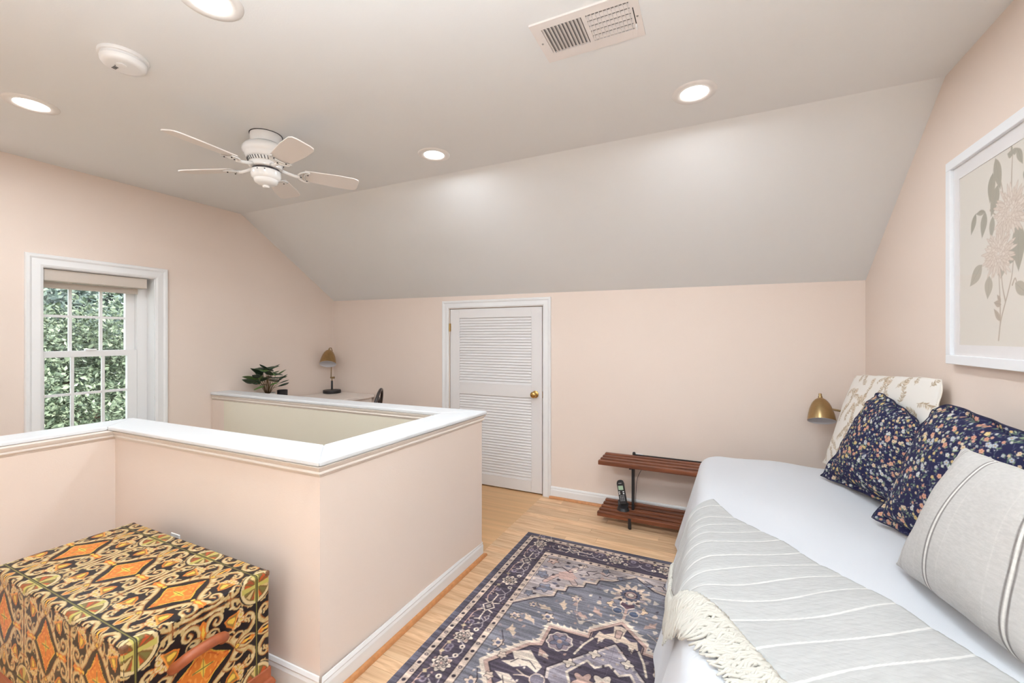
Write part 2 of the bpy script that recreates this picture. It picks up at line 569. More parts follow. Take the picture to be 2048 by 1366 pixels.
# wall faces sit back from the cap edge
wn, wf = (-1.342, 1.141), (-1.306, 2.325)
zb = ZCAP - 0.022
def hw(name, poly, m=M_wall, z0=-0.15):
    g = G(); g.prism([(x, y, z0) for x, y in poly], [(x, y, zb) for x, y in poly])
    return struct(name, g, m)
hw('wall_stair_front', [(-2.825, 1.122), wn, (-1.50, 1.295), (-3.0, 1.275)])
hw('wall_stair_right', [wn, wf, (-1.492, 2.19), (-1.50, 1.295)])
hw('wall_stair_back', [(-1.492, 2.19), wf, (-2.38, 2.285), (XL, 2.292), (XL, 2.168)])
hw('wall_stair_left', [(-3.0, 1.275), (-3.0, WF), (-2.825, WF), (-2.825, 1.122)])
mold(t1, (-2.825, 1.122), wn, (0, -1))
mold(t2, wn, wf, (1, 0))
moldi(t4, (-2.825, WF), (-2.825, 1.122), (1, 0))
moldi(t3, (-1.495, 2.188), (XL, 2.168), (0, -1))
# cream stairwell lining below the caps, and its floor
def lining(name, poly, z0=-1.5, z1=ZCAP - 0.066):
    g = G(); g.prism([(x, y, z0) for x, y in poly], [(x, y, z1) for x, y in poly])
    return struct(name, g, M_cream)
lining('wall_stair_back_lining', [(-1.51, 2.185), (-1.51, 2.192), (-3.66, 2.168), (-3.66, 2.160)])
lining('wall_stair_front_lining', [(-1.51, 1.297), (-1.51, 1.303), (XL + .001, 1.303), (XL + .001, 1.297)], z1=-0.001)
lining('wall_stair_right_lining', [(-1.51, 1.303), (-1.503, 1.303), (-1.503, 2.185), (-1.51, 2.185)])
g = G(); g.box(XL, -1.5, 1.2, 2.3, -1.6, -1.5)
struct('floor_stair_landing', g, M_sub)
# baseboards with an oak shoe molding
def base_prof(z):
    return [(0, 0.001), (0.014, 0.001), (0.014, z - .03), (0.010, z - .018), (0.012, z - .012), (0.006, z), (0, z)]
def baseboard(name, a, b, out, z=0.098, shoe=True, ext=(0, 0)):
    a, b = Vector((a[0], a[1], 0)), Vector((b[0], b[1], 0)); d = (b - a).normalized()
    n = Vector((out[0], out[1], 0))
    g = G(); g.rings([[tuple(a + n * p + Vector((0, 0, q)) - d * p * ext[0]) for p, q in base_prof(z)], [tuple(b + n * p + Vector((0, 0, q)) + d * p * ext[1]) for p, q in base_prof(z)]])
    o = struct(name, g, M_trim)
    if shoe:
        pf = [(0.0145, 0.0012), (0.033, 0.0012), (0.032, 0.009), (0.027, 0.016), (0.0145, 0.019)]
        g = G(); g.rings([[tuple(a + n * p + Vector((0, 0, q)) - d * p * ext[0]) for p, q in pf], [tuple(b + n * p + Vector((0, 0, q)) + d * p * ext[1]) for p, q in pf]])
        obj('shoe_molding', g, M_shoe, o, smooth=True, auto=40)
    return o
baseboard('baseboard_stair_right', (-1.330, 1.141), (-1.317, 2.325), (1, 0), ext=(1, 1))
baseboard('baseboard_stair_front', (-2.824, 1.122), (-1.342, 1.139), (0, -1), shoe=False, ext=(0, 1))
baseboard('baseboard_stair_left', (-2.825, WF), (-2.825, 1.108), (1, 0), shoe=False)
baseboard('baseboard_back_right', (-1.262, YB), (XR, YB), (0, -1))
baseboard('baseboard_back_left', (XL, YB), (-2.375, YB), (0, -1))
baseboard('baseboard_right', (XR, YB - 0.02), (XR, WF), (-1, 0), shoe=False)

# ------------------------------------------------------------------ louvered door in the knee wall
g = G()
cw = 0.072
cp = [(0, 0), (0, .012), (.012, .016), (.045, .012), (.055, .018), (.068, .018), (cw, .012), (cw, 0)]
def casing(path):
    """mitred casing along three sides of an opening in the back wall: offsets grow outwards"""
    rs = []
    for (x, z, ox, oz) in path:
        rs.append([(x + ox * p, YB - q, z + oz * p) for p, q in cp])
    return rs
door = struct('door_1', G().rings(casing([(DX0 - .01, 0.001, -1, 0), (DX0 - .01, DZ + .008, -1, 1), (DX1 + .01, DZ + .008, 1, 1), (DX1 + .01, 0.001, 1, 0)])), M_trim)
DY0, DY1 = YB + 0.002, YB + 0.036
sw = 0.105
for x0, x1 in ((DX0 + .003, DX0 + sw), (DX1 - sw, DX1 - .003)):
    obj('stile', G().box(x0, x1, DY0, DY1, 0.012, DZ), M_door, door, bevel=0.002)
for z0, z1 in ((0.012, 0.112), (0.841, 0.952), (1.559, DZ)):
    obj('rail', G().box(DX0 + sw, DX1 - sw, DY0, DY1, z0, z1), M_door, door, bevel=0.002)
lm = None
for z0, z1, n in ((0.112, 0.841, 29), (0.952, 1.559, 24)):
    p = (z1 - z0) / n
    for i in range(n):
        if lm is None:
            q = G().extr([(-.001, .0012), (.0015, -.0015), (.0115, .0235), (.0115, .0262), (.009, .0262)], 'x', DX0 + sw, DX1 - sw)
            lm = bpy.data.meshes.new('louver'); lm.from_pydata(q.v, [], q.f); lm.materials.append(M_door)
        o = bpy.data.objects.new('louver', lm); COL.objects.link(o); o.parent = door
        o.location = (0, DY0 + .006, z0 + i * p)
M_y = lambda: __import__('mathutils').Matrix.Rotation(radians(90), 4, 'X')
kx, kz = -1.400, 0.878
kn = obj('door_knob', G().lathe([(.030, 0), (.031, .004), (.024, .009), (.012, .012), (.011, .028), (.020, .036), (.027, .046), (.028, .055), (.022, .064), (.008, .068)], (kx, DY0, kz), 24, M_y()), M_brass, door, smooth=True, auto=50, label='polished brass door knob')
obj('knob_button', G().lathe([(.007, .066), (.007, .071), (.004, .073)], (kx, DY0, kz), 12, M_y()), M_brass, kn, smooth=True)
for hz in (1.472, 0.25):
    g = G(); g.lathe([(.005, -.038), (.0055, -.036), (.0055, .036), (.005, .038)], (DX0 - .001, YB - .006, hz), 10)
    g.box(DX0 - .012, DX0 + .012, YB - .0015, YB - .0005, hz - .038, hz + .038)
    obj('hinge', g, mat('hinge_brass', (190, 160, 105), .35, metal=1.0) if hz > 1 else bpy.data.materials['hinge_brass'], door, label='brass hinge')
obj('strike_plate', G().box(DX1 + .002, DX1 + .008, YB - .003, YB - .001, kz - .03, kz + .03), M_brass, door)
obj('closet_backing', G().box(DX0 - .1, DX1 + .1, YB + .10, YB + .12, -0.15, DZ + .05), M_door, door)

# ------------------------------------------------------------------ double-hung window in the left wall
g = G()
WC = [(y, z, oy, oz) for y, z, oy, oz in ((WY0 - .004, WZ0 - .03, -1, 0), (WY0 - .004, WZ1 + .004, -1, 1), (WY1 + .004, WZ1 + .004, 1, 1), (WY1 + .004, WZ0 - .03, 1, 0))]
rs = []
for (y_, z_, oy, oz) in WC:
    rs.append([(XL + q * 1.1, y_ + oy * p * 1.1, z_ + oz * p * 1.1) for p, q in cp])
win = struct('window_1', g.rings(rs), M_trim)
XO = XL - 0.19
g = G()
g.box(XO, XL + .001, WY0 - .012, WY0 + .001, WZ0, WZ1)
g.box(XO, XL + .001, WY1 - .001, WY1 + .012, WZ0, WZ1)
g.box(XO, XL + .001, WY0 - .012, WY1 + .012, WZ1 - .001, WZ1 + .012)
obj('jamb', g, M_trim, win)
obj('sill', G().box(XO, XL + .03, WY0 - .09, WY1 + .09, WZ0 - .03, WZ0), M_trim, win, bevel=.004)
g = G()
for ya, yb in ((WY0, WY0 + .03), (WY1 - .062, WY1)):
    g.box(XL - .165, XL - .10, ya, yb, WZ0, WZ1)
obj('track', g, M_white, win)
def sash(name, x, gy0, gy1, z0, zg0, zg1, z1, y0, y1, zm):
    g = G()
    g.box(x - .014, x + .014, y0, gy0, z0, z1); g.box(x - .014, x + .014, gy1, y1, z0, z1)
    g.box(x - .014, x + .014, gy0, gy1, z0, zg0); g.box(x - .014, x + .014, gy0, gy1, zg1, z1)
    s = obj(name, g, M_white, win)
    ms = (1.336, 1.498)
    for m_ in ms:
        obj('muntin', G().box(x - .007, x + .007, m_ - .0085, m_ + .0085, zg0, zg1), M_white, s)
    obj('muntin', G().box(x - .006, x + .006, gy0, gy1, zm - .0085, zm + .0085), M_white, s)
    ys = (gy0, 1.336, 1.498, gy1); zs = (zg0, zm, zg1)
    for i in range(3):
        for j in range(2):
            obj('pane', G().box(x - .002, x + .002, ys[i] + .001, ys[i + 1] - .001, zs[j] + .001, zs[j + 1] - .001), M_glass, s)
    return s
sash('upper_sash', XL - .150, 1.20, 1.636, 1.245, 1.285, 1.775, WZ1, WY0 + .001, WY1 - .063, 1.520)
ls = sash('lower_sash', XL - .117, 1.20, 1.633, WZ0, .735, 1.243, 1.284, WY0 + .001, WY1 - .063, .990)
obj('sash_lock', G().box(XL - .13, XL - .098, 1.40, 1.46, 1.2845, 1.297), M_white, ls, bevel=.004)

M_shade = mat('beige_shade_fabric', (214, 201, 189), .8, bump=.2, bscale=400)
t = thing('window_shade', 'beige fabric roller shade rolled up at the window top', 'shade', (XL - .03, 1.46, 1.78))
obj('headrail', G().box(XL - .09, XL - .012, WY0 + .006, 1.716, 1.742, 1.817), M_shade, t, bevel=.006)
obj('fabric', G().box(XL - .088, XL - .083, WY0 + .012, 1.688, 1.712, 1.741), M_shade, t)
obj('hem_bar', G().box(XL - .092, XL - .079, WY0 + .012, 1.688, 1.700, 1.712), M_shade, t, bevel=.003)

# ------------------------------------------------------------------ outdoors: lawn and trees beyond the window
g = G(); g.box(-40, XL - 1.0, -25, 35, -3.3, -3.2)
struct('lawn', g, mat('grass', (96, 120, 60), .9, var=.3, vscale=3))
def leaf_mat(name, c1, c2):
    m = bpy.data.materials.new(name); m.use_nodes = True
    nt = m.node_tree; b = nt.nodes['Principled BSDF']
    b.inputs['Roughness'].default_value = .35
    b.inputs['Specular IOR Level'].default_value = .6
    gm = nt.nodes.new('ShaderNodeNewGeometry')
    r = nt.nodes.new('ShaderNodeValToRGB')
    r.color_ramp.elements[0].color = (*lin(c1), 1); r.color_ramp.elements[1].color = (*lin(c2), 1)
    nt.links.new(gm.outputs['Random Per Island'], r.inputs['Fac'])
    nt.links.new(r.outputs['Color'], b.inputs['Base Color'])
    return m
M_bark = mat('bark', (90, 72, 58), .9, var=.25, vscale=12, bump=.5, bscale=20)
def tree(label, loc, R, zc, n, m, leaf=0.11, seed=1):
    r = np.random.default_rng(seed)
    t = thing('tree', label, 'tree', (loc[0], loc[1], -3.2), 'trees outside the window')
    g = G()
    g.tube([(loc[0], loc[1], -3.2), (loc[0] + .05, loc[1] + .04, zc - R * .8), (loc[0] - .03, loc[1] + .1, zc)], [.2, .15, .05], 10)
    obj('trunk', g, M_bark, t, smooth=True)
    # leaf clumps on limbs
    nc = 46
    d = r.normal(size=(nc, 3)); d /= np.linalg.norm(d, axis=1)[:, None]
    cc = np.array([loc[0], loc[1], zc]) + d * (R * r.uniform(.45, 1.0, (nc, 1))) * np.array([1, 1, .95])
    for k in range(0, nc, 3):
        g = G(); g.tube([(loc[0], loc[1] + .05, zc - R * .5), tuple(cc[k] * .5 + np.array([loc[0], loc[1], zc - R * .2]) * .5), tuple(cc[k])], [.07, .04, .012], 6)
        if k < 24: obj('limb', g, M_bark, t, smooth=True)
    ci = r.integers(0, nc, n)
    p = cc[ci] + np.clip(r.normal(size=(n, 3)), -1.8, 1.8) * R * .15
    nrm = r.normal(size=(n, 3)) + np.array([.5, 0, .9]); nrm /= np.linalg.norm(nrm, axis=1)[:, None]
    u = np.cross(nrm, r.normal(size=(n, 3))); u /= np.linalg.norm(u, axis=1)[:, None]
    w = np.cross(nrm, u)
    L = leaf * r.uniform(.6, 1.3, (n, 1))
    V = np.stack([p - u * L, p + w * L * .5 - nrm * L * .12, p + u * L, p - w * L * .5 - nrm * L * .12], 1).reshape(-1, 3)
    F = np.arange(4 * n).reshape(n, 4)
    me = bpy.data.meshes.new('foliage'); me.from_pydata(np.round(V - np.array(OFF[t.name]), 4).tolist(), [], F.tolist())
    me.materials.append(m)
    o = bpy.data.objects.new('foliage', me); COL.objects.link(o); o.parent = t; o['kind'] = 'stuff'
    return t
M_lf1 = leaf_mat('leaf_bright', (66, 84, 62), (146, 160, 132))
M_lf2 = leaf_mat('leaf_blue_green', (70, 88, 80), (132, 146, 136))
tree('leafy tree nearest the window, in full sun', (-8.0, 2.85), 1.55, 0.35, 48000, M_lf1, .034, 3)
tree('tall grey-green tree behind the nearest tree', (-12.6, 4.6), 2.3, 1.3, 26000, M_lf2, .07, 4)
tree('leafy tree to the right of the nearest tree', (-8.3, 6.9), 1.6, 0.3, 12000, M_lf1, .07, 5)
tree('distant grey-green tree behind all the others', (-18.4, 4.8), 2.7, 0.9, 9000, M_lf2, .17, 6)
# ------------------------------------------------------------------ recessed lights
from mathutils import Matrix
M_emit = bpy.data.materials.new('lamp_diffuser'); M_emit.use_nodes = True
_b = M_emit.node_tree.nodes['Principled BSDF']
_b.inputs['Base Color'].default_value = (1, 1, 1, 1)
_b.inputs['Emission Color'].default_value = (1, 0.98, 0.95, 1)
_b.inputs['Emission Strength'].default_value = DIFFUSER
M_ring = mat('white_lamp_trim', (240, 234, 229), .4)
for (x, y, lab) in ((-0.072, 2.088, 'lit round recessed ceiling light nearest the right wall, above the slope edge'),
                    (-1.525, 2.124, 'small lit recessed ceiling light between the fan and the slope edge'),
                    (-2.925, 0.848, 'lit recessed ceiling light above the window wall'),
                    (-1.490, 0.835, 'large lit recessed ceiling light cut by the top of the photo')):
    t = thing('recessed_light', lab, 'ceiling light', (x, y, ZC), 'recessed ceiling lights')
    obj('trim_ring', G().lathe([(.096, -.0005), (.094, -.004), (.078, -.007), (.062, -.006), (.058, -.001)], (x, y, ZC), 40, cap0=False, cap1=False), M_ring, t, smooth=True)
    obj('diffuser', G().lathe([(.060, -.002), (.052, -.0048), (.03, -.006), (.004, -.0065)], (x, y, ZC), 32), M_emit, t, smooth=True)
    l = light('downlight', 'AREA', (0, 0, -.014), DOWNLIGHT_W, (.86, .96, 1.04), shape='DISK', size=.11)
    l.parent = t

# ------------------------------------------------------------------ smoke detector
x, y = -2.10, 0.86
t = thing('smoke_detector', 'round white smoke detector on the flat ceiling', 'smoke detector', (x, y, ZC))
obj('base_plate', G().lathe([(.078, 0), (.079, -.008), (.077, -.012), (.070, -.013)], (x, y, ZC), 40), M_white, t, smooth=True, auto=40)
body = obj('body', G().lathe([(.070, -.013), (.070, -.020), (.072, -.022), (.070, -.034), (.064, -.041), (.05, -.043), (.004, -.044)], (x, y, ZC), 40, cap0=False), M_white, t, smooth=True, auto=50)
obj('test_button', G().lathe([(.016, -.0438), (.016, -.046), (.013, -.047)], (x + .012, y - .012, ZC), 24), M_white, t, smooth=True, auto=40)
for k in range(3):
    obj('sound_slot', G().box(x - .042 + k * .009, x - .038 + k * .009, y - .022, y - .008, ZC - .0446, ZC - .0436), M_dark, t)
obj('indicator', G().lathe([(.0022, -.0438), (.0015, -.0452)], (x - .012, y - .022, ZC), 10), M_dark, t)

# ------------------------------------------------------------------ ceiling vent
M_vent = mat('white_vent_enamel', (236, 226, 220), .4)
vx0, vx1, vy0, vy1 = -.59, -.219, 1.388, 1.605
t = thing('ceiling_vent', 'white metal ceiling air vent with louvers and a damper lever', 'vent', (-.405, 1.497, ZC))
g = G()
zz = ZC - .0065
ix0, ix1, iy0, iy1 = -.556, -.249, 1.421, 1.557
mx0, mx1 = -.409, -.394
for a in ((vx0, ix0, vy0, vy1), (ix1, vx1, vy0, vy1), (ix0, ix1, vy0, iy0), (ix0, ix1, iy1, vy1), (mx0, mx1, iy0, iy1)):
    g.box(a[0], a[1], a[2], a[3], zz, ZC)
obj('vent_frame', g, M_vent, t)
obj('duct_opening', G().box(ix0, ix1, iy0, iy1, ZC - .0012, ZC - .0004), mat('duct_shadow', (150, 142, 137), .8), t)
n = 11
for i in range(n):
    xx = ix0 + (i + .5) * (mx0 - ix0) / n
    obj('louver', G().extr([(xx - .006, zz + .004), (xx - .0045, zz + .005), (xx + .0045, zz - .003), (xx + .003, zz - .0035)], 'y', iy0, iy1), M_vent, t)
for i in range(n):
    xx = mx1 + (i + .5) * (ix1 - mx1) / n
    obj('louver', G().box(xx - .001, xx + .001, iy0, iy1, zz - .002, zz + .004), M_vent, t)
for i in range(5):
    yy = iy0 + (i + .8) * (iy1 - iy0) / 5.3
    obj('cross_louver', G().extr([(yy - .009, zz + .0045), (yy - .008, zz + .005), (yy + .008, zz + .001), (yy + .007, zz + .0005)], 'x', mx1, ix1), M_vent, t)
obj('damper_slot', G().box(-.2415, -.2385, 1.452, 1.532, zz - .0006, zz + .001), M_dark, t)
obj('damper_lever', G().box(-.2425, -.2375, 1.532, 1.550, zz - .012, zz), M_white, t, bevel=.001)
for xx, yy in ((-.575, 1.491), (-.231, 1.498)):
    obj('screw', G().lathe([(.004, 0), (.0035, -.0015), (.002, -.002)], (xx, yy, zz), 10), mat('screw_steel', (170, 165, 160), .4, metal=.8) if xx < -.5 else bpy.data.materials['screw_steel'], t)

# ------------------------------------------------------------------ ceiling fan
M_fan = mat('glossy_white_enamel', (246, 243, 240), .18, coat=.3)
M_blade = mat('white_fan_blade', (238, 229, 222), .45)
fx, fy = -2.215, 1.530
t = thing('ceiling_fan', 'white five-blade ceiling fan hugging the ceiling', 'ceiling fan', (fx, fy, ZC))
F = lambda pr_: G().lathe(pr_, (fx, fy, 0), 40)
obj('canopy', F([(.078, 2.4865), (.079, 2.478), (.076, 2.45), (.070, 2.438)]), M_fan, t, smooth=True, auto=40)
obj('canopy_gap', F([(.0815, 2.4868), (.0815, 2.4845)]), M_dark, t)
obj('motor_housing', F([(.066, 2.438), (.080, 2.432), (.104, 2.420), (.114, 2.405), (.115, 2.388), (.108, 2.376), (.104, 2.372), (.103, 2.366), (.096, 2.352), (.090, 2.348)]), M_fan, t, smooth=True, auto=40)
vr = obj('vent_band', F([(.0905, 2.350), (.086, 2.336), (.080, 2.326)]), M_fan, t, smooth=True)
for k in range(36):
    a = 2 * pi * k / 36
    p0 = (fx + .0905 * cos(a), fy + .0905 * sin(a), 2.346); p1 = (fx + .0835 * cos(a + .05), fy + .0835 * sin(a + .05), 2.329)
    obj('vent_slot', G().tube([p0, p1], .0022, 5), M_dark, vr)
obj('flywheel', F([(.080, 2.326), (.082, 2.322), (.080, 2.304), (.072, 2.300)]), M_fan, t, smooth=True, auto=40)
obj('dark_collar', F([(.066, 2.301), (.066, 2.290)]), mat('dark_bronze', (66, 56, 56), .4), t, smooth=True, auto=40)
obj('switch_housing', F([(.064, 2.291), (.072, 2.287), (.074, 2.262), (.068, 2.248), (.060, 2.242), (.058, 2.232), (.052, 2.222), (.036, 2.214), (.016, 2.210)]), M_fan, t, smooth=True, auto=40)
obj('finial', F([(.016, 2.211), (.018, 2.206), (.014, 2.199), (.004, 2.197)]), M_fan, t, smooth=True, auto=40)
for k in range(2):
    obj('housing_screw', G().lathe([(.003, 0), (.003, .004)], (fx + .073 * cos(-1.2 + k * .5), fy + .073 * sin(-1.2 + k * .5), 2.278), 8), M_dark, t)
for k in range(5):
    a = radians(-88 + 72 * k)
    R_ = Matrix.Translation((fx, fy, 2.302)) @ Matrix.Rotation(a, 4, 'Z')
    Tl = Matrix.Rotation(radians(-13), 4, 'X')
    # blade outline: narrow at the root, rounded corners at the tip
    ol = [(.190, -.050), (.36, -.064), (.455, -.062), (.476, -.051), (.482, -.03), (.482, .03), (.476, .051), (.455, .062), (.36, .064), (.190, .050), (.180, .03), (.180, -.03)]
    g = G()
    tp = [R_ @ Tl @ Vector((px, py, .003)) for px, py in ol]; bt = [R_ @ Tl @ Vector((px, py, -.003)) for px, py in ol]
    g.prism(bt, tp)
    b = obj('blade', g, M_blade, t, bevel=.0015)
    # blade iron: arm and open crescent under the blade root
    g = G()
    g.tube([R_ @ Vector((.070, 0, .006)), R_ @ Vector((.105, 0, -.004)), R_ @ Vector((.14, 0, -.012)), R_ @ Vector((.165, 0, -.011))], [.011, .009, .009, .011], 8)
    cr = [R_ @ Tl @ Vector((.205 - .045 * cos(q), .05 * sin(q), -.0085)) for q in np.linspace(-1.75, 1.75, 15)]
    g.tube(cr, [.004 + .006 * cos(q / 1.2) for q in np.linspace(-1.6, 1.6, 15)], 8, flat=.5)
    cr = [R_ @ Tl @ Vector((.214 - .025 * cos(q), .047 * sin(q), -.0085)) for q in np.linspace(-1.6, 1.6, 13)]
    g.tube(cr, .004, 6)
    ir = obj('blade_iron', g, M_fan, t, smooth=True)
    for q in (-.03, 0, .03):
        p = R_ @ Tl @ Vector((.205 if q else .172, q, -.015))
        obj('iron_screw', G().lathe([(.003, -.001), (.004, .003)], tuple(p), 8), M_dark, ir)

# ------------------------------------------------------------------ desk behind the half wall, with lamp, plant and cup
ZD = .775
M_desk = mat('white_desk_laminate', (240, 228, 219), .4)
t = thing('desk', 'white writing desk in the corner behind the half wall', 'desk', (-3.5, 2.92, 0))
obj('desktop', G().box(XL + .018, -3.225, 2.40, YB - .018, ZD - .03, ZD), M_desk, t, bevel=.003)
for a, b in ((-3.79, 2.44), (-3.27, 2.44), (-3.79, 3.39), (-3.27, 3.39)):
    g = G(); g.lathe([(.014, .002), (.022, ZD - .09), (.022, ZD - .0305)], (a, b, 0), 14); obj('leg', g, M_desk, t, smooth=True, auto=40)
obj('apron', G().box(XL + .04, -3.25, 2.43, YB - .03, ZD - .10, ZD - .031), M_desk, t)

lx, ly = -3.715, 3.315
t = thing('desk_lamp', 'brass dome desk lamp on a round black base in the corner', 'lamp', (lx, ly, ZD))
obj('base', G().lathe([(.088, .0012), (.090, .004), (.090, .030), (.087, .034), (.03, .036)], (lx, ly, ZD), 36), M_black, t, smooth=True, auto=40)
Rv = Vector((.904, .427, 0)); Bv = Vector((-.427, .904, 0))
obj('stem', G().lathe([(.0105, .036), (.0105, .130), (.009, .133)], (lx, ly, ZD), 16), M_black, t, smooth=True, auto=40)
P0 = Vector((lx, ly, ZD))
g = G(); g.tube([P0 + Vector((0, 0, .133)), P0 + Vector((0, 0, .16))], .006, 10)
g.tube([P0 - Rv * .016 + Vector((0, 0, .166)), P0 + Rv * .024 + Vector((0, 0, .166))], .009, 12)
g.tube([P0 + Rv * .018 + Vector((0, 0, .166)), P0 + Rv * .027 + Vector((0, 0, .166))], .012, 12)
obj('joint', g, M_abrass, t, smooth=True, auto=40)
tip = P0 - Rv * .026 + Vector((0, 0, .462))
obj('arm', G().tube([P0 - Rv * .010 + Vector((0, 0, .163)), P0 - Rv * .014 + Bv * .02 + Vector((0, 0, .30)), P0 - Rv * .014 + Bv * .055 + Vector((0, 0, .40)), P0 - Rv * .018 + Bv * .05 + Vector((0, 0, .455)), P0 - Rv * .021 + Bv * .03 + Vector((0, 0, .487)), tip + Vector((0, 0, .024)), tip - Bv * .004 + Vector((0, 0, .004))], .0048, 10), M_abrass, t, smooth=True)
TL_ = Matrix.Rotation(radians(-27), 4, Rv) @ Matrix.Rotation(radians(-6), 4, Bv)
bell = [(.011, 0), (.020, -.003), (.034, -.013), (.047, -.031), (.058, -.054), (.068, -.084), (.0755, -.116), (.080, -.146), (.0815, -.160)]
def dome(t, c, M, s, m=None):
    g = G(); g.lathe([(r * s, z * s) for r, z in bell], tuple(c), 36, M, cap1=False)
    sh = obj('shade', g, M_abrass, t, smooth=True, auto=60)
    g = G(); g.lathe([((r - .0025) * s, (z - .002) * s) for r, z in bell] + [(.0815 * s, -.1601 * s)], tuple(c), 36, M, cap1=False)
    obj('shade_lining', g, mat('white_shade_lining', (235, 232, 234), .6) if 'white_shade_lining' not in bpy.data.materials else bpy.data.materials['white_shade_lining'], sh, smooth=True, label='white inside of the shade')
    g = G(); g.lathe([(.012 * s, -.02 * s), (.02 * s, -.05 * s), (.026 * s, -.075 * s), (.02 * s, -.098 * s), (.004 * s, -.105 * s)], tuple(c), 16, M)
    obj('bulb', g, bpy.data.materials['white_shade_lining'], sh, smooth=True)
    return sh
dome(t, tip - Rv * .004, TL_, 1.02)
obj('finial', G().lathe([(.011, -.004), (.010, .008), (.007, .018)], tuple(tip - Rv * .004), 12), M_abrass, t, smooth=True, auto=40)

# potted plant
M_pl = mat('dark_green_leaf', (52, 74, 50), .35, var=.3, vscale=9)
M_pl2 = mat('fresh_green_leaf', (96, 130, 62), .4, var=.25, vscale=9)
M_stem = mat('brown_plant_stem', (124, 98, 66), .6)
px, py = -3.640, 2.53
t = thing('potted_plant', 'small potted plant with broad dark green leaves on the desk', 'plant', (px, py, ZD))
obj('pot', G().lathe([(.045, .001), (.052, .004), (.062, .09), (.066, .095), (.064, .10), (.055, .095), (.05, .085)], (px, py, ZD), 28), mat('white_pot_ceramic', (225, 220, 214), .4), t, smooth=True, auto=40)
obj('soil', G().lathe([(.054, .080), (.054, .086), (.02, .089)], (px, py, ZD), 20), mat('potting_soil', (60, 46, 38), .9), t)
lr = np.random.default_rng(5)
spec = []
for k in range(30):
    a = k * 2.39996 + .3
    h = .075 + .165 * (k / 29) ** .9
    rad = .165 * (1 - .78 * (k / 29) ** 2.2) * lr.uniform(.75, 1.0)
    spec.append((a, h, rad, .057 * lr.uniform(.8, 1.2), k))
for a, h, rad, L, k in spec:
    c, s_ = cos(a), sin(a)
    base = Vector((px + .012 * c, py + .012 * s_, ZD + .085)); 
    top = Vector((px + (rad - L * .9) * c, py + (rad - L * .9) * s_, ZD + .085 + h))
    if top.x < XL + .05: continue
    st = obj('stem', G().tube([base, base.lerp(top, .5) + Vector((0, 0, .02)), top], [.0024, .002, .0015], 5), M_stem, t, smooth=True)
    up = lr.uniform(-.15, .95)
    ax = Vector((c, s_, up)).normalized(); sd = Vector((-s_, c, lr.uniform(-.6, .6))).normalized(); nn = ax.cross(sd)
    g = G(); rs = []
    for q in np.linspace(0, 1, 8):
        w = L * .70 * sin(pi * min(1, q * .93 + .05) ** .8) + .0012
        cpt = top + ax * (q * 2 * L) - Vector((0, 0, 1)) * (q * q * L * .45)
        rs.append([tuple(cpt + sd * (w * e) - nn * (w * abs(e) * .28) + nn * hh) for e, hh in ((-1, 0), (-.5, .0), (0, 0.0), (.5, 0.0), (1, 0), (.5, -.0012), (0, -.0012), (-.5, -.0012))])
    ok = all(p[0] > XL + .004 for r_ in rs for p in r_)
    if not ok:
        rs = [[(max(p[0], XL + .004), p[1], p[2]) for p in r_] for r_ in rs]
    g.rings(rs)
    obj('leaf', g, M_pl2 if k % 7 in (2, 5) else M_pl, t, smooth=True)

t = thing('pen_cup', 'small round black cup beside the potted plant', 'cup', (-3.60, 2.615, ZD))
obj('body', G().lathe([(.040, .001), (.043, .004), (.044, .115), (.041, .115), (.039, .01), (.01, .008)], (-3.60, 2.615 + .03, ZD), 28), M_black, t, smooth=True, auto=40)
t.location = (-3.60, 2.615, ZD)

# bentwood chair pulled up to the desk (only the top of its back shows)
M_bent = mat('black_bentwood', (48, 40, 40), .35, coat=.3)
cx, cy = -2.915, 2.85
t = thing('bentwood_chair', 'black bentwood chair at the desk, only its curved back top showing', 'chair', (cx, cy, 0))
obj('seat', G().lathe([(.18, .438), (.20, .445), (.205, .455), (.20, .465), (.17, .468)], (cx - .02, cy, 0), 32), M_bent, t, smooth=True, auto=40)
def hoop(w, zt, x0, x1, r):
    pts = []
    for q in np.linspace(0, pi, 25):
        s_ = sin(q) ** .75 if 0 < q < pi else 0
        zq = .46 + (zt - .46) * s_
        pts.append((cx + x0 + (x1 - x0) * ((zq - .46) / (.91 - .46)), cy - w * cos(q) * (1 if s_ < .98 else 1), zq))
    return G().tube(pts, r, 10)
obj('back_hoop', hoop(.185, .905, .14, .235, .0135), M_bent, t, smooth=True)
obj('inner_hoop', hoop(.105, .83, .15, .225, .010), M_bent, t, smooth=True)
for a, b, sp in ((-.15, -.13, -.03), (-.15, .13, -.03), (.12, -.13, .05), (.12, .13, .05)):
    obj('leg', G().tube([(cx + a + sp, cy + b * 1.25, .002), (cx + a, cy + b, .44)], [.012, .016], 10), M_bent, t, smooth=True)
ring = [(cx - .02 + .15 * cos(q), cy + .15 * sin(q), .22) for q in np.linspace(0, 2 * pi, 25)]
obj('leg_ring', G().tube(ring, .008, 8), M_bent, t, smooth=True)
t.rotation_euler[2] = radians(31)     # turned away from the desk corner

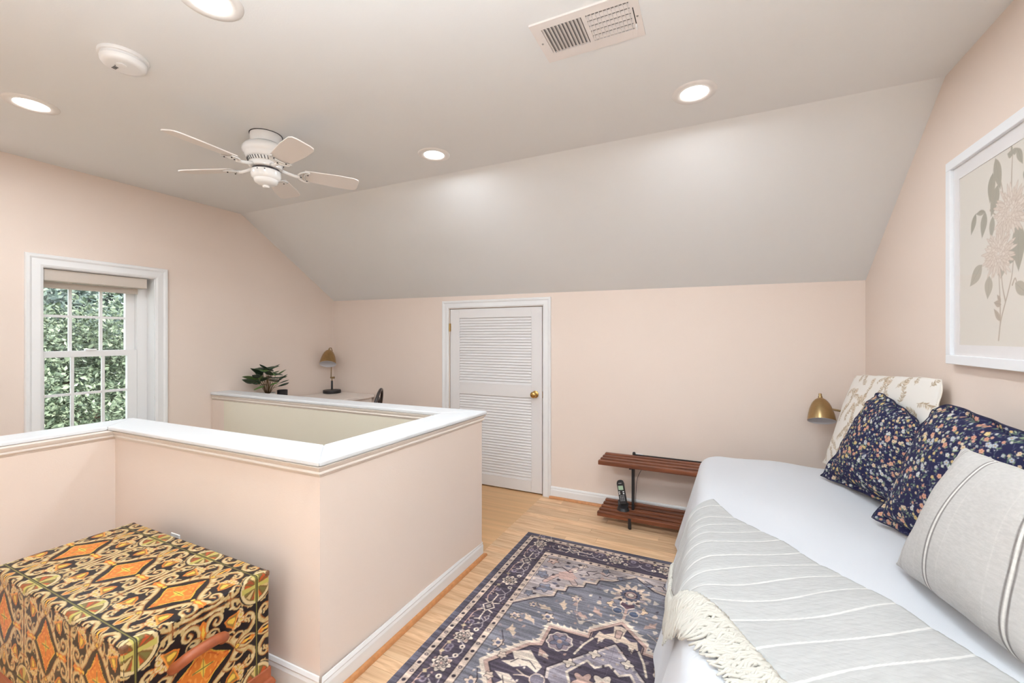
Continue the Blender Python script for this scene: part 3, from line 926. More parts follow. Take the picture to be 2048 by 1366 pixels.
# outlets
def outlet(t_name, label, c, axis):
    t = thing(t_name, label, 'outlet', c)
    x, y, z = c
    obj('plate', G().box(x - .036, x + .036, y - .006, y, z - .058, z + .058), M_white, t, bevel=.003)
    for dz in (-.02, .02):
        s_ = obj('socket', G().box(x - .016, x + .016, y - .0075, y - .0055, z + dz - .014, z + dz + .014), M_white, t, bevel=.002)
        for dx in (-.006, .006):
            obj('slot', G().box(x + dx - .001, x + dx + .001, y - .0079, y - .0074, z + dz - .005, z + dz + .005), M_dark, s_)
    return t
outlet('wall_outlet', 'white outlet plate on the back wall above the slatted stand', (-.524, YB - .0005, .402), 'y')
outlet('wall_outlet', 'white outlet plate on the half wall, peeking out behind the patterned chest', (-2.28, 1.1225 + .008, .398), 'y')
# ------------------------------------------------------------------ painted chest in front of the half wall
P_, W_ = .3425, .353
tile = Canvas(P_ / 2 * 2, W_, .0009, (30, 22, 24), -P_ / 2, -W_ / 2)
TAN, TAN2, OR, OR2, YE, GR, BR, BK = (194, 166, 114), (214, 192, 146), (214, 122, 46), (230, 150, 68), (228, 190, 78), (112, 112, 58), (160, 80, 44), (26, 19, 21)
tile.sym = [(1, 1, 0, 0), (-1, 1, 0, 0), (1, -1, 0, 0), (-1, -1, 0, 0)]
def spline(pts, n=6):
    p = np.array(pts, float); out = []
    q = np.vstack([2 * p[0] - p[1], p, 2 * p[-1] - p[-2]])
    for i in range(1, len(q) - 2):
        for t in np.linspace(0, 1, n, endpoint=False):
            a, b, c, d = q[i - 1], q[i], q[i + 1], q[i + 2]
            out.append(.5 * ((2 * b) + (-a + c) * t + (2 * a - 5 * b + 4 * c - d) * t * t + (-a + 3 * b - 3 * c + d) * t ** 3))
    out.append(p[-1])
    return np.array(out)
def scroll(pts, w0, w1):
    w0, w1 = w0 * 1.38, w1 * 1.38
    s = spline(pts)
    tile.stroke(s + np.array([.0015, -.0018]), w0 * 1.28, (150, 84, 36), wd1=w1 * 1.3)
    tile.stroke(s, w0, TAN, wd1=w1)
    tile.stroke(s + np.array([-.001, .0012]), w0 * .4, TAN2, wd1=w1 * .4, alpha=.7)
def leafp(c, ang, L, w, col, col2=None):
    ca, sa = cos(ang), sin(ang)
    o = [(-.5, 0), (-.2, .45), (.1, .5), (.35, .28), (.5, 0), (.35, -.28), (.1, -.5), (-.2, -.45)]
    f = lambda k: [(c[0] + k * (a * L * ca - b * w * sa), c[1] + k * (a * L * sa + b * w * ca)) for a, b in o]
    tile.poly(f(1), col)
    if col2: tile.poly(f(.55), col2)
# scrolls hugging the lozenge
scroll([(.006, .108), (.034, .088), (.056, .060), (.074, .034), (.098, .013), (.126, .012), (.146, .029), (.143, .052), (.124, .058), (.112, .045), (.121, .034), (.130, .040)], .013, .005)
scroll([(.006, .112), (.024, .128), (.030, .150), (.052, .166), (.078, .163), (.090, .146), (.078, .134), (.066, .142), (.072, .151)], .011, .004)
scroll([(.158, .004), (.163, .035), (.158, .066), (.163, .092), (.150, .118), (.128, .138), (.112, .158)], .007, .009)
scroll([(.163, .092), (.140, .094), (.128, .108), (.134, .118)], .008, .003)
scroll([(.050, .066), (.060, .078), (.058, .094), (.046, .100)], .007, .003)
for c, a in (((.118, .150), .6), ((.135, .128), .2), ((.150, .110), .1), ((.158, .075), 2.6), ((.152, .058), -.5), ((.030, .140), 2.4), ((.040, .160), 1.2), ((.102, .020), 1.0)):
    leafp(c, a, .026, .011, TAN)
scroll([(.006, .118), (.014, .136), (.012, .156), (.004, .170)], .007, .003)
scroll([(.098, .013), (.104, .030), (.096, .046), (.084, .050)], .006, .0025)
scroll([(.128, .138), (.146, .142), (.156, .132), (.150, .124)], .006, .0025)
scroll([(.034, .088), (.044, .108), (.040, .126), (.030, .128)], .006, .0025)
scroll([(.060, .150), (.074, .144), (.084, .124)], .005, .003)
for c, a in (((.064, .058), 1.9), ((.090, .030), 1.2), ((.022, .102), 1.4), ((.140, .090), 1.6), ((.118, .122), 2.4), ((.070, .160), .2), ((.160, .050), 1.5), ((.160, .022), 1.7)):
    leafp(c, a, .022, .009, TAN2)
# palmettes
def palm(cx, cy, ang):
    ca, sa = cos(ang), sin(ang)
    R = lambda pts: [(cx + a * ca - b * sa, cy + a * sa + b * ca) for a, b in pts]
    for a, b, r in ((-.014, .020, .010), (0, .026, .011), (.014, .020, .010), (-.022, .010, .008), (.022, .010, .008)):
        p = R([(a, b)])[0]; tile.disc(p, r + .0015, (170, 96, 44)); tile.disc(p, r, TAN2); tile.disc(p, r * .45, (210, 180, 90))
    tile.poly(R([(-.027, .008), (.027, .008), (.016, -.020), (0, -.034), (-.016, -.020)]), OR)
    tile.poly(R([(-.021, .005), (.021, .005), (.011, -.019), (0, -.027), (-.011, -.019)]), (150, 112, 52))
    tile.poly(R([(-.010, .000), (0, .004), (.010, .000), (.006, -.018), (0, -.024), (-.006, -.018)]), YE)
    tile.stroke(R([(-.027, .008), (.027, .008)]), .0045, OR2)
    for k in (-.008, 0, .008): tile.stroke(R([(k, .030), (k * 1.6, .042)]), .0022, OR)
palm(.094, .097, .35)
# sprays between the lozenges, seam, small roses
tile.poly([(.086, 0), (.104, .010), (.120, .007), (.136, .012), (.150, 0), (.136, -.012), (.120, -.007), (.104, -.010)], OR)
tile.poly([(.092, 0), (.110, .005), (.140, 0), (.110, -.005)], YE)
tile.poly([(0, .118), (.007, .132), (.004, .146), (.009, .160), (0, .172), (-.009, .160), (-.004, .146), (-.007, .132)], OR)
tile.poly([(0, .124), (.004, .140), (0, .164), (-.004, .140)], YE)
tile.disc((0, .108), .0085, (110, 70, 30)); tile.disc((0, .108), .0065, YE); tile.disc((0, .108), .0025, OR)
tile.disc((.084, 0), .006, YE)
# lozenge
lz = lambda k: [(0, .088 * k), (.016 * k, .064 * k), (.035 * k, .035 * k), (.056 * k, .017 * k), (.070 * k, 0)]
full = lambda k: lz(k) + [(a, -b) for a, b in lz(k)[-2::-1]] + [(-a, -b) for a, b in lz(k)[1:]] + [(-a, b) for a, b in lz(k)[-2:0:-1]]
sv = tile.sym; tile.sym = [(1, 1, 0, 0)]
tile.poly(full(1.08), BK); tile.poly(full(.99), YE); tile.poly(full(.93), OR)
tile.sym = sv
for q, c, w in (([(.008, .060), (.020, .050), (.016, .036), (.008, .040)], OR2, .005), ([(.020, .022), (.036, .022), (.046, .010), (.036, .004)], OR2, .005), ([(.012, .046), (.026, .034), (.040, .016)], (190, 84, 34), .003), ([(.004, .078), (.010, .064)], (190, 84, 34), .004)):
    tile.stroke(spline(q), w, c)
tile.poly([(0, .036), (.006, .008), (.034, 0), (.006, -.008), (0, -.036), (-.006, -.008)], YE)
tile.stroke([(0, -.030), (0, .030)], .0022, GR); tile.stroke([(-.028, 0), (.028, 0)], .0022, GR)
# seam between tiles and the olive strap lines with their wheels
tile.stroke([(P_ / 2, .03), (P_ / 2, .13)], .0018, (150, 140, 110))
for sx_ in (-1, 1):
    for sy_ in (-1, 1):
        tile.sym = [(1, 1, sx_ * P_ / 2, sy_ * W_ / 2)]
        tile.disc((0, 0), .062, (40, 28, 24)); tile.disc((0, 0), .060, TAN2, ry=.056); tile.disc((0, 0), .049, (120, 92, 48), ry=.046)
        for k in range(12):
            a = k * pi / 6 + .26
            r0, r1 = .014, .045
            tile.poly([(r0 * cos(a - .1), r0 * sin(a - .1)), (r1 * cos(a - .20), r1 * sin(a - .20)), (r1 * cos(a + .20), r1 * sin(a + .20)), (r0 * cos(a + .1), r0 * sin(a + .1))], [(190, 84, 40), (120, 110, 60), (206, 178, 122), BR][k % 4])
        tile.poly([(-.010, .052), (.010, .052), (.005, 0), (.010, -.052), (-.010, -.052), (-.005, 0)], (190, 176, 92))
        tile.poly([(.052, .010), (.052, -.010), (0, -.005), (-.052, -.010), (-.052, .010), (0, .005)], (190, 176, 92))
tile.sym = [(1, 1, 0, 0)]
for sy_ in (-1, 1):
    tile.stroke([(-P_ / 2 - .01, sy_ * W_ / 2), (P_ / 2 + .01, sy_ * W_ / 2)], .0085, BK)
    tile.stroke([(-P_ / 2 - .01, sy_ * W_ / 2), (P_ / 2 + .01, sy_ * W_ / 2)], .0036, (140, 130, 66))
tlin = tile.linear()
def chest_col(X, Y):
    u = (X + 1.960 + P_ / 2) % P_; v = (Y - .808 + W_ / 2) % W_
    i = np.clip((u / .0009).astype(int), 0, tile.nx - 1); j = np.clip((v / .0009).astype(int), 0, tile.ny - 1)
    return tlin[j, i]
CX0, CX1, CY0, CY1, CZ0, CZ1 = -2.432, -1.478, .600, 1.035, .155, .520
M_chest = attr_mat('painted_lacquer', .42, coat=.10)
M_ply = mat('chest_brown_wood', (120, 80, 52), .5, var=.15, vscale=10)
M_red = mat('reddish_chest_wood', (164, 88, 54), .42, var=.16, vscale=5, stretch=(1, 6, 6))
t = thing('painted_chest', 'chest painted with gold scrolls and orange lozenges on black, by the half wall', 'chest', ((CX0 + CX1) / 2, (CY0 + CY1) / 2, 0))
obj('body', G().box(CX0 + .003, CX1 - .003, CY0 + .003, CY1 - .003, CZ0, CZ1 - .003), M_ply, t)
rs_ = .0021
n1, n2, n3 = int((CX1 - CX0) / rs_), int((CY1 - CY0) / rs_), int((CZ1 - CZ0) / rs_)
def rnd(P, ax, lo, hi):
    return P
X, Y = np.meshgrid(np.linspace(CX0, CX1, n1), np.linspace(CY0, CY1, n2))
e = np.minimum(np.minimum(X - CX0, CX1 - X), np.minimum(Y - CY0, CY1 - Y))
drop = lambda e: .006 * np.clip(1 - e / .008, 0, 1) ** 2
grid_obj('top_panel', np.stack([X, Y, CZ1 - drop(e)], -1), chest_col(X, Y), M_chest, t)
Y, Z = np.meshgrid(np.linspace(CY0, CY1, n2), np.linspace(CZ0, CZ1 - .006, n3))
e = np.minimum(np.minimum(Y - CY0, CY1 - Y), CZ1 - .006 - Z + .002)
grid_obj('side_panel', np.stack([CX1 - drop(e), Y, Z], -1), chest_col(CX1 + (CZ1 - Z), Y), M_chest, t)
X, Z = np.meshgrid(np.linspace(CX0, CX1, n1 // 2), np.linspace(CZ0, CZ1 - .006, n3 // 2))
e = np.minimum(np.minimum(X - CX0, CX1 - X), CZ1 - .006 - Z + .002)
grid_obj('front_panel', np.stack([X, CY0 + drop(e), Z], -1), chest_col(X, CY0 - (CZ1 - Z)), M_chest, t)
# moulded plinth
o_ = .012
g = G()
pf = [(-.004, CZ0 + .012), (.004, CZ0 + .008), (.004, CZ0 - .03), (.010, CZ0 - .036), (.016, CZ0 - .05), (.012, CZ0 - .066), (.004, CZ0 - .075), (.004, .002)]
rr = []
for p, z in pf:
    rr.append([(CX0 - p, CY0 - p, z), (CX1 + p, CY0 - p, z), (CX1 + p, min(CY1 + p, 1.12), z), (CX0 - p, min(CY1 + p, 1.12), z)])
obj('plinth', g.rings(rr), M_red, t, bevel=.003)
# wooden bracket handle on the end
hz_, hy = .402, .795
pts = [(CX1 - .001, hy - .072, hz_ - .03), (CX1 + .020, hy - .066, hz_ - .014), (CX1 + .034, hy - .044, hz_ + .002), (CX1 + .038, hy, hz_ + .007), (CX1 + .034, hy + .044, hz_ + .002), (CX1 + .020, hy + .066, hz_ - .014), (CX1 - .001, hy + .072, hz_ - .03)]
obj('handle', G().tube(spline(pts, 4), .016, 12), M_red, t, smooth=True)
for xx, yy in ((CX1, CY1), (CX1, CY0), (CX0, CY1)):
    g = G(); g.box(xx - .016, xx + .0015, yy - .018 if yy > .8 else yy - .0015, yy + .0015 if yy > .8 else yy + .018, CZ1 - .022, CZ1 - .001)
    if xx == CX0: g = G().box(xx - .0015, xx + .018, yy - .018, yy + .0015, CZ1 - .022, CZ1 - .001)
    obj('corner_cap', g, M_ply, t, bevel=.006)

# ------------------------------------------------------------------ rug
RW, RL, RXC, RYC, RR = 1.56, 2.35, -.39, 1.579, .0027
DKP, BLU, BEI, MAU, CRE, PNK, INK = (80, 71, 82), (120, 118, 126), (200, 178, 162), (172, 158, 156), (216, 198, 182), (186, 154, 142), (60, 52, 58)
rug = Canvas(RW, RL, RR, BLU, -RW / 2, -RL / 2)
hw_, hl_ = RW / 2, RL / 2
R4 = [(1, 1, 0, 0), (-1, 1, 0, 0), (1, -1, 0, 0), (-1, -1, 0, 0)]
def rect(d, col): rug.poly([(-hw_ + d, -hl_ + d), (hw_ - d, -hl_ + d), (hw_ - d, hl_ - d), (-hw_ + d, hl_ - d)], col)
rect(-.01, (98, 94, 106)); rect(.008, (90, 86, 98)); rect(.032, INK); rect(.036, BEI); rect(.066, INK); rect(.072, DKP)
rect(.203, INK); rect(.207, BEI); rect(.238, INK); rect(.242, BLU)
rug.sym = R4
# ivory guard-band dots
for d in (.051, .2225):
    for k in range(int((hl_ - d) / .05) + 1):
        y_ = .025 + k * .05
        if y_ < hl_ - d + .01: rug.disc((hw_ - d, y_), .009, (96, 84, 90) if k % 2 else INK, rot=.7, ry=.008); rug.disc((hw_ - d, y_), .004, BEI if k % 2 else INK)
    for k in range(int((hw_ - d) / .05)):
        rug.disc((.025 + k * .05, hl_ - d), .009, INK if k % 2 else (96, 84, 90)); rug.disc((.025 + k * .05, hl_ - d), .004, BEI if k % 3 == 0 else INK)
# main border: blossoms, lozenges, white scroll lines
bx, by = hw_ - .138, hl_ - .118
def blossom(c, r):
    rug.ring(c, r, .004, INK, lobes=8, amp=.14, fill=CRE)
    rug.ring(c, r * .55, .004, INK, lobes=6, amp=.2)
    for k in range(7):
        a = k * 2 * pi / 7; rug.ring((c[0] + r * .52 * cos(a), c[1] + r * .52 * sin(a)), r * .2, .003, INK)
    rug.disc(c, r * .2, PNK); rug.ring(c, r * .2, .003, INK)
def lozenge(c, r, vert=True):
    a, b = (r * .8, r) if vert else (r, r * .8)
    q = [(c[0] + a, c[1]), (c[0], c[1] + b), (c[0] - a, c[1]), (c[0], c[1] - b), (c[0] + a, c[1])]
    rug.stroke(q, .006, CRE)
    q2 = [(c[0] + (x_ - c[0]) * .55, c[1] + (y_ - c[1]) * .55) for x_, y_ in q]
    rug.poly(q2[:4], (150, 138, 132)); rug.stroke(q2, .003, INK)
def bm(c, kind, ax):
    if kind == 'f': blossom(c, .043)
    else: lozenge(c, .040, ax)
rsd = np.random.default_rng(3)
def brd(along, L, fixed, vert):
    mk = (lambda u, v: (fixed + u, v)) if vert else (lambda u, v: (v, fixed + u))
    for p, kd in along:
        bm(mk(0, p), kd, vert)
        for sg in (-1, 1):
            rug.stroke([mk(-.035 * 1, p + sg * .05), mk(-.045, p + sg * .09), mk(-.03, p + sg * .13), mk(0, p + sg * .15)], .005, (170, 158, 160))
            rug.stroke([mk(.03, p + sg * .04), mk(.045, p + sg * .075), mk(.045, p + sg * .125), mk(.03, p + sg * .14)], .005, PNK)
            if kd == 'l':
                rug.stroke([mk(0, p + sg * .045), mk(-.002, p + sg * .105), mk(.018, p + sg * .112)], .007, CRE)
                rug.stroke([mk(.018, p + sg * .03), mk(.04, p + sg * .045)], .008, CRE); rug.stroke([mk(-.018, p + sg * .03), mk(-.04, p + sg * .04)], .008, CRE)
                rug.stroke([mk(-.04, p + sg * .06), mk(-.022, p + sg * .085), mk(-.04, p + sg * .1)], .004, (190, 170, 160))
            else:
                rug.poly([mk(.038, p + sg * .05), mk(.052, p + sg * .058), mk(.040, p + sg * .074), mk(.026, p + sg * .066)], (190, 170, 140))
                rug.disc(mk(-.030, p + sg * .062), .013, CRE); rug.disc(mk(-.030, p + sg * .062), .005, INK)
                rug.disc(mk(.02, p + sg * .10), .016, (140, 128, 140)); rug.disc(mk(.02, p + sg * .10), .008, (96, 84, 100))
brd([(.09, 'f'), (.33, 'l'), (.58, 'f'), (.82, 'l'), (1.05, 'f')], 0, bx, True)
brd([(.143, 'f'), (.41, 'l')], 0, by, False)
# corner fields
st = [(.002, .905), (.11, .812), (.182, .795), (.188, .745), (.244, .738), (.244, .692), (.325, .662), (.324, .614), (.366, .603), (.365, .546), (.436, .506), (.54, .405)]
rug.poly(st + [(.540, .935), (0, .935)], MAU)
rug.stroke(np.array(st) + np.array([.010, .010]), .014, BEI); rug.stroke(st, .007, INK)
def hook(pts, w, col, line=INK):
    s = spline(pts); rug.stroke(s, w + .006, line); rug.stroke(s, w, col)
hook([(.30, .70), (.36, .78), (.34, .86)], .030, (184, 160, 152)); hook([(.36, .78), (.42, .74), (.46, .66)], .026, (190, 160, 150))
rug.poly([(.30, .76), (.34, .72), (.40, .72), (.42, .78), (.36, .82)], (190, 158, 148)); rug.stroke([(.30, .86), (.36, .80), (.42, .84), (.47, .80)], .006, INK)
rug.stroke(spline([(.05, .90), (.10, .87), (.14, .88), (.16, .85), (.20, .87), (.23, .84)]), .005, INK)
rug.stroke(spline([(.22, .88), (.27, .85), (.25, .82), (.29, .80)]), .006, INK)
for c, r in (((.49, .88), .03), ((.44, .60), .035), ((.50, .52), .022), ((.30, .90), .018), ((.17, .90), .02), ((.50, .72), .03), ((.08, .86), .016)):
    rug.ring(c, r, .004, INK, lobes=5, amp=.22, fill=[BEI, PNK, (124, 124, 136)][int(c[0] * 100) % 3])
for c in ((.39, .86), (.47, .57), (.27, .77), (.40, .66), (.51, .80)):
    rug.poly([(c[0] - .02, c[1]), (c[0], c[1] + .012), (c[0] + .024, c[1] + .004), (c[0] + .004, c[1] - .01)], (110, 106, 122))
# field rosette and stem
def sunflower(c, r):
    rug.ring(c, r * 1.0, 0, CRE, lobes=13, amp=.22, fill=(214, 190, 172)); rug.ring(c, r * .6, .003, INK, lobes=14, amp=.10, fill=(92, 92, 108))
    rug.ring(c, r * .38, .003, INK, fill=(170, 140, 134)); rug.ring(c, r * .2, .003, INK, fill=CRE)
sunflower((0, .730), .085)
rug.poly([(-.03, .655), (0, .64), (.03, .655), (.035, .625), (0, .60), (-.035, .625)], (92, 70, 80)); rug.stroke([(-.035, .625), (0, .598), (.035, .625)], .006, CRE)
rug.stroke([(0, .60), (0, .51)], .012, PNK); rug.stroke([(0, .55), (.05, .60), (.075, .62)], .007, CRE)
rug.ring((.078, .615), .022, .003, INK, lobes=4, amp=.2, fill=(206, 178, 150)); rug.disc((.040, .575), .024, (84, 92, 112)); rug.ring((.040, .575), .024, .004, BEI)
for c, a in (((.20, .46), .3), ((.13, .52), .8), ((.30, .50), 1.2), ((.42, .33), .5), ((.46, .22), 1.0), ((.38, .44), .2)):
    ca, sa = cos(a), sin(a)
    o = [(-.045, 0), (-.02, .018), (-.008, .010), (.012, .022), (.018, .010), (.045, .012), (.02, -.006), (.01, -.02), (-.015, -.008)]
    rug.poly([(c[0] + p * ca - q * sa, c[1] + p * sa + q * ca) for p, q in o], [PNK, (206, 182, 160)][int(c[0] * 50) % 2])
for c, r in (((.25, .58), .026), ((.49, .32), .024), ((.34, .38), .028), ((.48, .12), .026), ((.44, .44), .02)):
    rug.ring(c, r, .003, INK, lobes=6, amp=.25, fill=BEI); rug.disc(c, r * .4, (100, 100, 118)); 
rug.stroke(spline([(.12, .46), (.2, .42), (.25, .58), (.3, .6)]), .004, BEI); rug.stroke(spline([(.38, .3), (.44, .36), (.49, .32)]), .004, BEI)
rug.stroke(spline([(.49, .05), (.46, .12), (.50, .2)]), .004, INK)
# small scattered florets, leaves and flecks of the worn design
def fleck(c, r):
    n = rsd.integers(5, 9); a0 = rsd.uniform(0, 6)
    q = [(c[0] + r * rsd.uniform(.35, 1.1) * cos(a0 + k * 2 * pi / n), c[1] + r * rsd.uniform(.35, 1.1) * sin(a0 + k * 2 * pi / n)) for k in range(n)]
    rug.poly(q, [BEI, PNK, CRE, (110, 104, 112), INK, (142, 128, 130)][rsd.integers(6)], .85)
for _ in range(70):
    c = rsd.uniform([.02, .52], [.53, .92]); fleck(c, rsd.uniform(.008, .022))
for _ in range(60):
    c = rsd.uniform([.03, .03], [.53, .55])
    if c[0] / .50 + c[1] / .51 > 1.12: fleck(c, rsd.uniform(.008, .02))
for _ in range(70):
    k = rsd.uniform(.05, hl_ - .09); fleck((hw_ - .138 + rsd.uniform(-.055, .055), k), rsd.uniform(.006, .013))
for _ in range(36):
    k = rsd.uniform(.02, hw_ - .2); fleck((k, hl_ - .138 + rsd.uniform(-.055, .055)), rsd.uniform(.006, .013))
# central medallion
zg = [(0, .511), (.127, .392), (.125, .343), (.317, .333), (.316, .200), (.367, .178), (.501, 0)]
fullz = zg + [(a, -b) for a, b in zg[-2::-1]] + [(-a, -b) for a, b in zg[1:]] + [(-a, b) for a, b in zg[-2:0:-1]]
for i in range(len(zg) - 1):           # saw teeth along the outline
    a, b = np.array(zg[i]), np.array(zg[i + 1]); L = np.hypot(*(b - a)); n_ = np.array([-(b - a)[1], (b - a)[0]]) / L
    if n_ @ (a + b) < 0: n_ = -n_
    for k in range(int(L / .032)):
        q = a + (b - a) * ((k + .5) * .032 / L); d_ = (b - a) / L
        rug.poly([q - d_ * .012, q + d_ * .012, q + n_ * .026 + d_ * .012], CRE)
rug.sym = [(1, 1, 0, 0)]
rug.poly(fullz, DKP); rug.stroke(fullz + [fullz[0]], .018, CRE)
inn = [(a * .955, b * .955) for a, b in fullz]; rug.stroke(inn + [inn[0]], .018, PNK)
inn = [(a * .925, b * .925) for a, b in fullz]; rug.stroke(inn + [inn[0]], .005, INK)
rug.sym = R4
rug.ring((.232, .243), .056, .006, CRE, lobes=9, amp=.06, fill=(150, 132, 136)); rug.ring((.232, .243), .036, .004, INK, lobes=5, amp=.3, fill=(110, 108, 124)); rug.disc((.232, .243), .012, PNK)
rug.poly([(0, .46), (.03, .45), (.022, .40), (.06, .375), (.085, .385), (.10, .33), (.08, .34), (.075, .30), (.05, .35), (.02, .355), (0, .34)], (214, 190, 170))
rug.poly([(0, .43), (.016, .425), (.012, .375), (0, .37)], PNK); rug.stroke([(0, .43), (.016, .425), (.012, .375), (0, .37)], .003, INK)
rug.stroke([(.10, .33), (.13, .27), (.15, .20)], .010, (214, 196, 176)); rug.stroke([(.05, .345), (.075, .31), (.10, .335)], .004, INK)
dm = [(0, .325), (.225, .075), (.215, .03)]
rug.poly(dm + [(.18, 0), (0, 0)], (150, 140, 148)); rug.stroke(dm, .012, (196, 180, 172)); rug.stroke([(a * 1.05, b * 1.04) for a, b in dm], .006, INK)
rug.poly([(0, .20), (.05, .16), (.09, .185), (.15, .09), (.10, .0), (0, 0)], DKP); rug.stroke([(0, .20), (.05, .16), (.09, .185), (.15, .09), (.10, .0)], .011, CRE)
rug.ring((.07, .235), .022, .004, INK, lobes=4, amp=.3, fill=CRE); rug.ring((.155, .14), .022, .004, INK, lobes=4, amp=.3, fill=CRE)
rug.ring((0, .09), .042, .004, INK, lobes=5, amp=.25, fill=CRE); rug.ring((.075, .07), .040, .004, INK, lobes=5, amp=.3, fill=PNK); rug.disc((0, .09), .013, PNK)
rug.poly([(.30, .11), (.33, .14), (.40, .10), (.37, .06), (.42, .03), (.36, .02), (.31, .05), (.26, .03), (.25, .07)], CRE); rug.stroke([(.27, .05), (.31, .08), (.36, .07), (.38, .04)], .004, INK)
rug.poly([(.26, .15), (.30, .17), (.29, .13), (.24, .12)], PNK); rug.ring((.43, .06), .018, .003, INK, lobes=5, amp=.2, fill=BEI)
rug.stroke([(.24, .0), (.30, .0), (.34, .015)], .006, BEI); rug.ring((.245, .0), .03, .004, BEI, fill=(120, 112, 122))
for _ in range(60):
    c = rsd.uniform([.02, .02], [.44, .44])
    if c[0] / .46 + c[1] / .46 < .95: fleck(c, rsd.uniform(.006, .016))
# worn, abrashed wool
wear = vnoise(rug.ny, rug.nx, 2.2, 34, 1) * .5 + vnoise(rug.ny, rug.nx, 5, 80, 2) * .3 + vnoise(rug.ny, rug.nx, 30, 60, 3) * .2
wear = np.clip((wear - .5) * 2.6, -1, 1)[..., None]
fine = (vnoise(rug.ny, rug.nx, 1.01, 1.01, 4) - .5)[..., None]
rug.a = np.clip(rug.a * (1 + .24 * wear + .20 * fine) + .05 * np.maximum(wear, 0), 0, 1)
rug.a = rug.a * .94 + np.array([150, 140, 142]) / 255 * .06
Xr = RXC - hw_ + np.arange(rug.nx) * RR; Yr = RYC - hl_ + np.arange(rug.ny) * RR
X, Y = np.meshgrid(Xr, Yr)
g = G(); g.box(Xr[0], Xr[-1], Yr[0], Yr[-1], .0008, .0055)
o = grid_obj('area_rug', np.stack([X, Y, np.full_like(X, .0062)], -1), rug.linear(), attr_mat('rug_wool', .95, bump=.35, bscale=420, spec=.1), smooth=False, extra=g, extra_col=lin((84, 84, 104)))
tag(o, 'worn medallion rug in blue-grey, plum and beige on the wood floor', 'rug')

# ------------------------------------------------------------------ slatted stand behind the bed, phone, adapter
M_wal = wood_mat('walnut_slat', (84, 46, 30), (136, 78, 50), .4)
t = thing('slatted_stand', 'two-tier dark walnut slatted stand with black metal legs against the back wall', 'stand', (-.16, 3.26, 0))
SX0, SX1 = -.768, .46
for k in range(4):
    y0 = 3.128 + k * .074
    obj('slat', G().box(SX0, SX1, y0, y0 + .040, .430, .461), M_wal, t, bevel=.004)
for k in range(5):
    y0 = 3.100 + k * .066
    obj('slat', G().box(SX0, SX1, y0, y0 + .036, .060, .092), M_wal, t, bevel=.004)
for x in (-.533, .22):
    obj('post', G().box(x - .009, x + .009, 3.238, 3.262, .092, .4295), M_black, t)
    obj('cross_bar', G().box(x - .009, x + .009, 3.128, 3.386, .4235, .4298), M_black, t)
    obj('cross_bar', G().box(x - .009, x + .009, 3.10, 3.40, .053, .0598), M_black, t)
    for y in (3.112, 3.388):
        g = G(); g.lathe([(.0095, .0012), (.0105, .004), (.0105, .0525)], (x, y, 0), 14)
        obj('leg', g, M_black, t, smooth=True, auto=40)
    if x < 0: obj('leg_plate', G().box(x - .010, x + .010, 3.0945, 3.0995, .01, .082), M_black, t, bevel=.002)
obj('back_rail', G().box(-.552, .40, 3.405, 3.416, .446, .463), M_black, t)
obj('rail_knob', G().lathe([(.011, .440), (.012, .444), (.012, .470), (.009, .478), (.004, .480)], (-.552, 3.410, 0), 14), M_black, t, smooth=True, auto=40)
obj('rail_post', G().box(-.558, -.546, 3.402, 3.412, .062, .446), M_black, t)

t = thing('charging_cradle', 'black charging cradle standing on the lower slats of the stand', 'cradle', (-.598, 3.205, .092))
g = G()
rr = []
for p, z in ((.0, .0925), (.002, .094), (-.004, .112), (-.008, .122)):
    ring = []
    for q in range(24):
        a = 2 * pi * q / 24
        ring.append((-.598 + (.043 + p) * cos(a), 3.205 + (.036 + p) * sin(a), z + .010 * (sin(a) if z > .1 else 0)))
    rr.append(ring)
obj('body', g.rings(rr), M_black, t, smooth=True, auto=40)
g = G(); g.add([(-.640, 3.223, .115), (-.564, 3.223, .115), (-.564, 3.243, .115), (-.640, 3.243, .115), (-.642, 3.239, .152), (-.566, 3.239, .138), (-.566, 3.249, .138), (-.642, 3.249, .152)], [(0, 3, 2, 1), (4, 5, 6, 7), (0, 1, 5, 4), (1, 2, 6, 5), (2, 3, 7, 6), (3, 0, 4, 7)])
obj('back_rest', g, M_black, t, bevel=.004)
M_scr = mat('phone_screen', (170, 196, 168), .25)
M_key = mat('phone_keys_grey', (150, 150, 152), .5)
MP = Matrix.Translation((-.592, 3.204, .134)) @ Matrix.Rotation(radians(-12), 4, 'Y') @ Matrix.Rotation(radians(-10), 4, 'X')
t = thing('cordless_phone', 'black cordless phone with a green screen standing in its cradle', 'phone', (-.592, 3.204, .134))
def pb(x0, x1, y0, y1, z0, z1): 
    g = G().box(x0, x1, y0, y1, z0, z1); g.v = [tuple(MP @ Vector(p)) for p in g.v]; return g
g = G()
hp = [(-.024, .002), (-.026, .03), (-.0255, .10), (-.0265, .150), (-.022, .168), (-.010, .176), (.010, .176), (.022, .168), (.0265, .150), (.0255, .10), (.026, .03), (.024, .002)]
g.extr(hp, 'y', -.012, .012); g.v = [tuple(MP @ Vector(p)) for p in g.v]
h = obj('handset', g, M_black, t, bevel=.005)
obj('screen', pb(-.018, .018, -.0135, -.0122, .106, .136), M_scr, h, label='pale green phone screen')
obj('earpiece', pb(-.012, .012, -.0132, -.0122, .150, .156), M_key, h)
for i, (dx, dz) in enumerate([(-.015, .092), (.015, .092), (-.015, .079), (.015, .079)]):
    obj('key', pb(dx - .005, dx + .005, -.0138, -.0122, dz - .004, dz + .004), mat('phone_keys_light', (225, 225, 225), .5) if i == 0 else bpy.data.materials['phone_keys_light'], h)
obj('navigation_key', pb(-.008, .008, -.0138, -.0122, .078, .094), M_dark, h)
